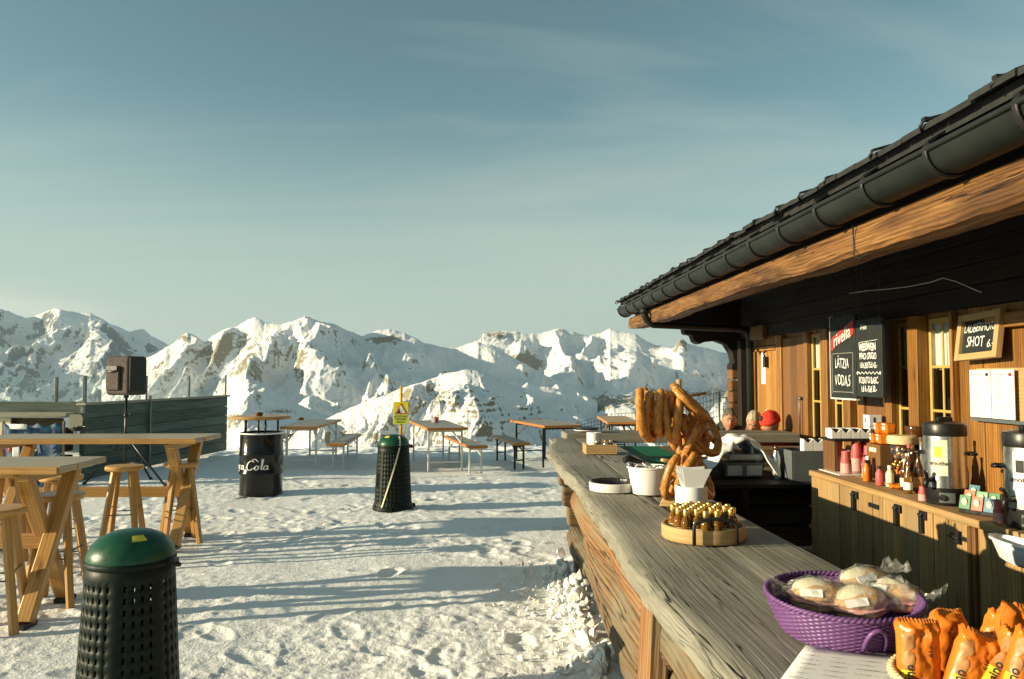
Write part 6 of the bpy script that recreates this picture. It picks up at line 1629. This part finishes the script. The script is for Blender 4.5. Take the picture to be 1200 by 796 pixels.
make_wine_board()
def make_shot_board():
    root = thing('slate_board', (3.07, 4.74, 1.74), 'small slate board in a pale pine frame reading LAUBERHORN SHOT', 'slate board')
    rot = Matrix.Rotation(R(-2.5), 3, 'X') @ Matrix.Rotation(R(9), 3, 'Y')
    W, H = .42, .30
    def B(mb, nm, mt, par=root, **k): mb.v = [rot @ v + Vector((-.02, 0, .01)) for v in mb.v]; return mb.build(nm, mt, parent=par, **k)
    mb = MB(); mb.box((.012, 0, H / 2), (.014, W - .06, H - .06)); B(mb, 'slate', M_board)
    mb = MB(); w = .042
    for s in (-1, 1): mb.box((0, s * (W / 2 - w / 2), H / 2), (.04, w, H)); mb.box((0, 0, H / 2 + s * (H / 2 - w / 2)), (.038, W - 2 * w - .002, w))
    B(mb, 'frame', W_raw, bevel=.004)
    mb = MB(); put_text(mb, 'LAUBERHORN', (.003, .0, .205), UX, UZ, .078, sx=.66, hand=0.38, shear=.12); put_text(mb, 'SHOT', (.003, .04, .115), UX, UZ, .095, sx=.70, hand=0.38, shear=.1); put_text(mb, '6.-', (.003, -.115, .095), UX, UZ, .07, sx=.9, hand=0.38); B(mb, 'chalk_writing', M_chalk)
    mb = MB(); mb.beam((.0, 0, H - .01), (.10, 0, H + .06), .03, .01); B(mb, 'hanger', M_iron)
make_shot_board()
for k in range(2):
    y1 = 4.89 - .215 * k; root = thing('menu_page', (3.10, y1 - .105, 1.385), ('printed menu page under the slate board, left one', 'printed menu page under the slate board, right one with a red line')[k], 'menu page', 'menu pages on the hut wall')
    mb = MB(); mb.box((-.002, 0, .15), (.006, .206, .30)); mb.build('page', M_paper, root, bevel=.001, seg=1)
    mb = MB(); put_text(mb, ('Speisekarte', 'Getränke')[k], (-.0062, .02, .272), UX, UZ, .022, bold=.0003); rng = random.Random(k)
    for r in range(19):
        z = .235 - .0118 * r
        if r in (5, 11): continue
        for s0, l_ in ((-.085, rng.uniform(.05, .12)), (.055, .025)): mb.add([(-.0062, -s0, z), (-.0062, -s0 - l_, z), (-.0062, -s0 - l_, z + .004), (-.0062, -s0, z + .004)], [(0, 1, 2, 3)])
    mb.build('print', M_greyink, root)
    mb = MB(); mb.ell((-.006, -.07, .27), (.001, .016, .012), n=12); mb.build('emblem', M_red if k else M_ink, root)
    if k: mb = MB(); mb.add([(-.0063, .08, .253), (-.0063, .0, .253), (-.0063, .0, .256), (-.0063, .08, .256)], [(0, 1, 2, 3)]); mb.build('red_line', M_red, root)
root = thing('menu_backing', (3.12, 4.64, 1.36), 'thin dark rail below the menu pages on the wall', 'rail'); mb = MB(); mb.box((-.006, 0, .01), (.03, .50, .02)); mb.build('rail', M_tealbox, root); mb = MB(); mb.box((.0115, 0, .17), (.006, .46, .33)); mb.build('backboard', W_raw, root)
# ------------------------------------------------------------------ people seated behind the far end of the counter
M_skin = paint('skin', (.40, .20, .115), .55, var=.12, scale=30)
M_hairgrey = paint('grey_brown_hair', (.10, .085, .065), .6, var=.5, scale=60, bump=.006, bscale=120)
M_hairblond = paint('grey_blond_hair', (.36, .31, .21), .55, var=.4, scale=60, bump=.006, bscale=120)
M_navy = paint('black_jacket_cloth', (.015, .015, .018), .7, bump=.003, bscale=40)
M_grey = paint('brown_jacket_cloth', (.14, .085, .045), .8, bump=.003, bscale=40)
M_redj = paint('red_jacket_cloth', (.44, .055, .035), .7, bump=.003, bscale=40)
M_beanie = paint('red_knit', (.60, .035, .018), .85, var=.2, scale=40, bump=.005, bscale=150)
M_trous = paint('dark_ski_trousers', (.02, .022, .03), .75)
def head_geo(mb, C, rot, m=0, s=1.0):
    def fn(p):
        f = 1.0
        front = max(0, -p.y)
        f += .16 * math.exp(-((p.x / .16) ** 2 + ((p.z + .12) / .20) ** 2)) * (front > .5) * (1 - .5 * (p.z + .12 > .1))     # nose
        for sx in (-1, 1):
            f -= .055 * math.exp(-(((p.x - sx * .36) / .17) ** 2 + ((p.z - .08) / .12) ** 2)) * (front > .3)                # eye sockets
            f += .03 * math.exp(-(((p.x - sx * .5) / .2) ** 2 + ((p.z + .22) / .2) ** 2)) * (front > .2)                    # cheeks
        f += .04 * math.exp(-((p.x / .5) ** 2 + ((p.z - .27) / .08) ** 2)) * (front > .4)                                    # brow
        f -= .03 * math.exp(-((p.x / .25) ** 2 + ((p.z + .47) / .05) ** 2)) * (front > .4)                                   # mouth line
        f += .07 * math.exp(-((p.x / .3) ** 2 + ((p.z + .8) / .18) ** 2)) * (front > .1)                                     # chin
        if p.z < 0: f *= 1 - .10 * abs(p.z) * (abs(p.x) > .3)
        return f
    mb.ell(C, (.076 * s, .095 * s, .118 * s), n=44, rot=rot, fn=fn, m=m)
    for sx in (-1, 1): mb.ell(C + rot @ Vector((sx * .078, .012, .0)), (.012, .022, .033), n=10, rot=rot, m=m)
def remesh(o, v, sm=3):
    md = o.modifiers.new('remesh', 'REMESH'); md.mode = 'VOXEL'; md.voxel_size = v; md.use_smooth_shade = True
    if sm: q = o.modifiers.new('smooth', 'SMOOTH'); q.iterations = sm; q.factor = .5
def make_person(loc, rz, label, jacket, hair, tilt=(0, 0), yaw=0.0, hat=False, lean=0.0, dz=0.0, collar=True, hunch=0.0):
    root = thing('person', loc, label, 'person', rz=rz)
    hip = Vector((0, .03, .55)); chest = Vector((0, -.05 - lean, .86 + dz)); neck = Vector((0, -.085 - lean * 1.4, 1.00 + dz)); HC = Vector((0, -.12 - lean * 1.7 - hunch * .4, 1.145 + dz - hunch))
    rot = Euler((tilt[0], tilt[1], yaw), 'XYZ').to_matrix()
    def limbs(mb, g, skin=True):
        for sx in (-1, 1):
            sh = chest + Vector((sx * .175, 0, .07)); el = Vector((sx * .25, chest.y - .10, .68)); wr = Vector((sx * .10, -.32, .66))
            mb.tube(cr([sh - Vector((sx * .05, 0, 0)), sh, (sh + el) / 2, el, (el + wr) / 2, wr], 3), [(.058 - .022 * i / 15) * g for i in range(16)], n=12)
            if skin:
                mb.ell(wr + Vector((-sx * .02, -.045, 0)), (.036, .05, .017), n=14)
                for q, ln in enumerate((.062, .075, .078, .068)):
                    b_ = wr + Vector((-sx * .02 + (q - 1.5) * .019, -.080, .0)); mb.tube([b_, b_ + Vector((0, -ln * .55, .004)), b_ + Vector((0, -ln * .9, -.014))], [.0092, .0088, .0075], n=8)
                t0 = wr + Vector((-sx * .05, -.03, 0)); mb.tube([t0, t0 + Vector((-sx * .022, -.03, .004)), t0 + Vector((-sx * .026, -.055, -.004))], [.0115, .0105, .009], n=8)
    def torso(mb, g):
        b0 = len(mb.v); mb.tube(cr([hip, hip.lerp(chest, .5), chest, chest + Vector((0, .01, .09)), neck], 3), [r * g for r in (.15, .148, .146, .145, .145, .15, .155, .158, .155, .14, .10, .075, .062)], n=20)
        for k in range(b0, len(mb.v)): v = mb.v[k]; mb.v[k] = Vector((v.x * 1.22 if v.z < neck.z - .02 else v.x, v.y, v.z))
    def legs(mb, g):
        for sx in (-1, 1): mb.tube(cr([Vector((sx * .09, .0, .53)), Vector((sx * .11, -.22, .535)), Vector((sx * .12, -.42, .51)), Vector((sx * .12, -.43, .28)), Vector((sx * .12, -.42, .09))], 3), [r * g for r in (.085, .083, .08, .075, .07, .066, .06, .056, .054, .052, .048, .044, .042)], n=14)
    mb = MB(); torso(mb, .90); limbs(mb, .82); legs(mb, .88); mb.tube([neck - Vector((0, 0, .06)), neck, HC - Vector((0, 0, .06))], [.058, .054, .056], n=16); head_geo(mb, HC, rot)
    for sx in (-1, 1): mb.ell((sx * .12, -.47, .05), (.042, .12, .045), n=12)
    body = mb.build('body', M_skin, root); remesh(body, .0065, 1)
    mb = MB(); torso(mb, 1.06); limbs(mb, 1.12, False)
    if collar: mb.lathe([(.085, -.04), (.078, .055), (.066, .06), (.066, -.04)], n=24, c=neck + Vector((0, .012, 0)))
    jk = mb.build('jacket', jacket, root); remesh(jk, .010, 3)
    mb = MB(); legs(mb, 1.1); mb.ell((0, .02, .53), (.17, .13, .09), n=16); tr = mb.build('trousers', M_trous, root); remesh(tr, .012, 3)
    for sx in (-1, 1):
        mb = MB(); mb.ell((sx * .12, -.48, .055), (.052, .145, .055), n=14); mb.tube([(sx * .12, -.42, .05), (sx * .12, -.42, .20)], [.06, .058], n=14); b_ = mb.build('boot', M_black, root); remesh(b_, .012, 2)
        mb = MB(); mb.ell(HC + rot @ Vector((sx * .028, -.083, .012)), (.011, .008, .007), n=10); mb.build('eye', M_ink, root)
        if not hat: mb = MB(); mb.tube([HC + rot @ Vector((sx * x, y, z)) for x, y, z in ((.012, -.098, .032), (.03, -.094, .037), (.050, -.080, .030))], [.004, .005, .003], n=6); mb.build('eyebrow', hair, root)
    if hat:
        mb = MB(); mb.ell(HC + rot @ Vector((0, .008, .035)), (.092, .112, .112), n=30, rot=rot, fn=lambda p: 1 + .02 * math.sin(math.atan2(p.y, p.x) * 26) if p.z > -.15 else .88)
        b0 = HC + rot @ Vector((0, .006, .03)); mb.lathe([(.088, -.02), (.096, -.015), (.098, .02), (.09, .03)], n=36, sy=1.15); n_ = 36 * 4
        for k in range(len(mb.v) - n_, len(mb.v)): mb.v[k] = b0 + rot @ mb.v[k]
        bn = mb.build('beanie', M_beanie, root)
        mb = MB(); mb.ell(HC + rot @ Vector((-.01, -.088, .085)), (.022, .022, .034), n=12, rot=rot); mb.build('beanie_patch', M_ink, bn)
    else:
        mb = MB(); rng = random.Random(int(loc[0] * 97))
        ph = [rng.uniform(0, 6) for _ in range(4)]
        def hf(p):
            s1 = min(1, max(0, (p.y + .75) / .7)); s2 = min(1, max(0, p.y / .6)); hl = .46 - .52 * s1 - .45 * s2 + .05 * math.sin(p.x * 9 + ph[0])
            if p.z < hl: return .90
            return 1.09 + .025 * math.sin(p.x * 17 + ph[1] + p.z * 9) + .02 * math.sin(p.y * 23 + ph[2] + p.x * 11) + .05 * max(0, p.z)
        mb.ell(HC + rot @ Vector((0, .010, .012)), (.076, .096, .116), n=46, rot=rot, fn=hf); mb.build('hair', hair, root)
    return root
make_person((2.66, 8.72, 0), .10, 'grey haired person in a dark jacket seated behind the counter end, left', M_navy, M_hairgrey, tilt=(.10, .12), yaw=-.25, dz=.085, hunch=.085)
make_person((2.93, 8.58, 0), -.15, 'person with short grey blond hair looking down, beside the red hat', M_grey, M_hairblond, tilt=(.42, .10), yaw=-.45, dz=.05, hunch=.07)
make_person((2.93, 8.02, 0), -.30, 'person in a red beanie and red jacket seated closest to the hut door', M_redj, M_hairgrey, tilt=(.30, .05), yaw=-.9, hat=True, lean=-.02, dz=.06, hunch=.06)
root = thing('wooden_bench', (2.45, 8.72, 0), 'rough wooden bench behind the far counter under the grey haired person', 'bench')
mb = MB(); mb.box((0, .05, .435), (1.35, .34, .05)); mb.build('seat', W_log, root, bevel=.006)
for x in (-.5, .5): mb = MB(); mb.box((x, .05, .205), (.08, .28, .41)); mb.build('leg', W_log, root, bevel=.006)
root = thing('wooden_stool', (2.93, 8.06, 0), 'low wooden stool under the person in the red beanie', 'stool')
mb = MB(); mb.lathe([(0, .42), (.17, .42), (.17, .46), (0, .46)], n=24); mb.build('seat', W_log, root, angle=40)
for k in range(3): a = k * 2.09 + .5; mb = MB(); mb.tube([(.10 * math.cos(a), .10 * math.sin(a), .425), (.15 * math.cos(a), .15 * math.sin(a), 0)], .022, n=8); mb.build('leg', W_log, root)
# ------------------------------------------------------------------ air
def make_haze():
    me = bpy.data.meshes.new('haze'); bm = bmesh.new(); bmesh.ops.create_cube(bm, size=1.0)
    for v in bm.verts: v.co = Vector((v.co.x * 34000, v.co.y * 34000, -1260 if v.co.z < 0 else 900))
    bm.to_mesh(me); bm.free(); o = bpy.data.objects.new('haze', me); COL.objects.link(o); o['kind'] = 'stuff'; o['label'] = 'thin cold mountain air'; o.display_type = 'WIRE'
    m = bpy.data.materials.new('air'); m.use_nodes = True; t = NT(m.node_tree); m.node_tree.nodes.clear()
    v = t.n('ShaderNodeVolumePrincipled', {'Density': 2.8e-5, 'Color': (.62, .82, .98, 1), 'Anisotropy': .25}); ou = t.n('ShaderNodeOutputMaterial'); t.nt.links.new(v.outputs[0], ou.inputs['Volume'])
    me.materials.append(m)
make_haze()
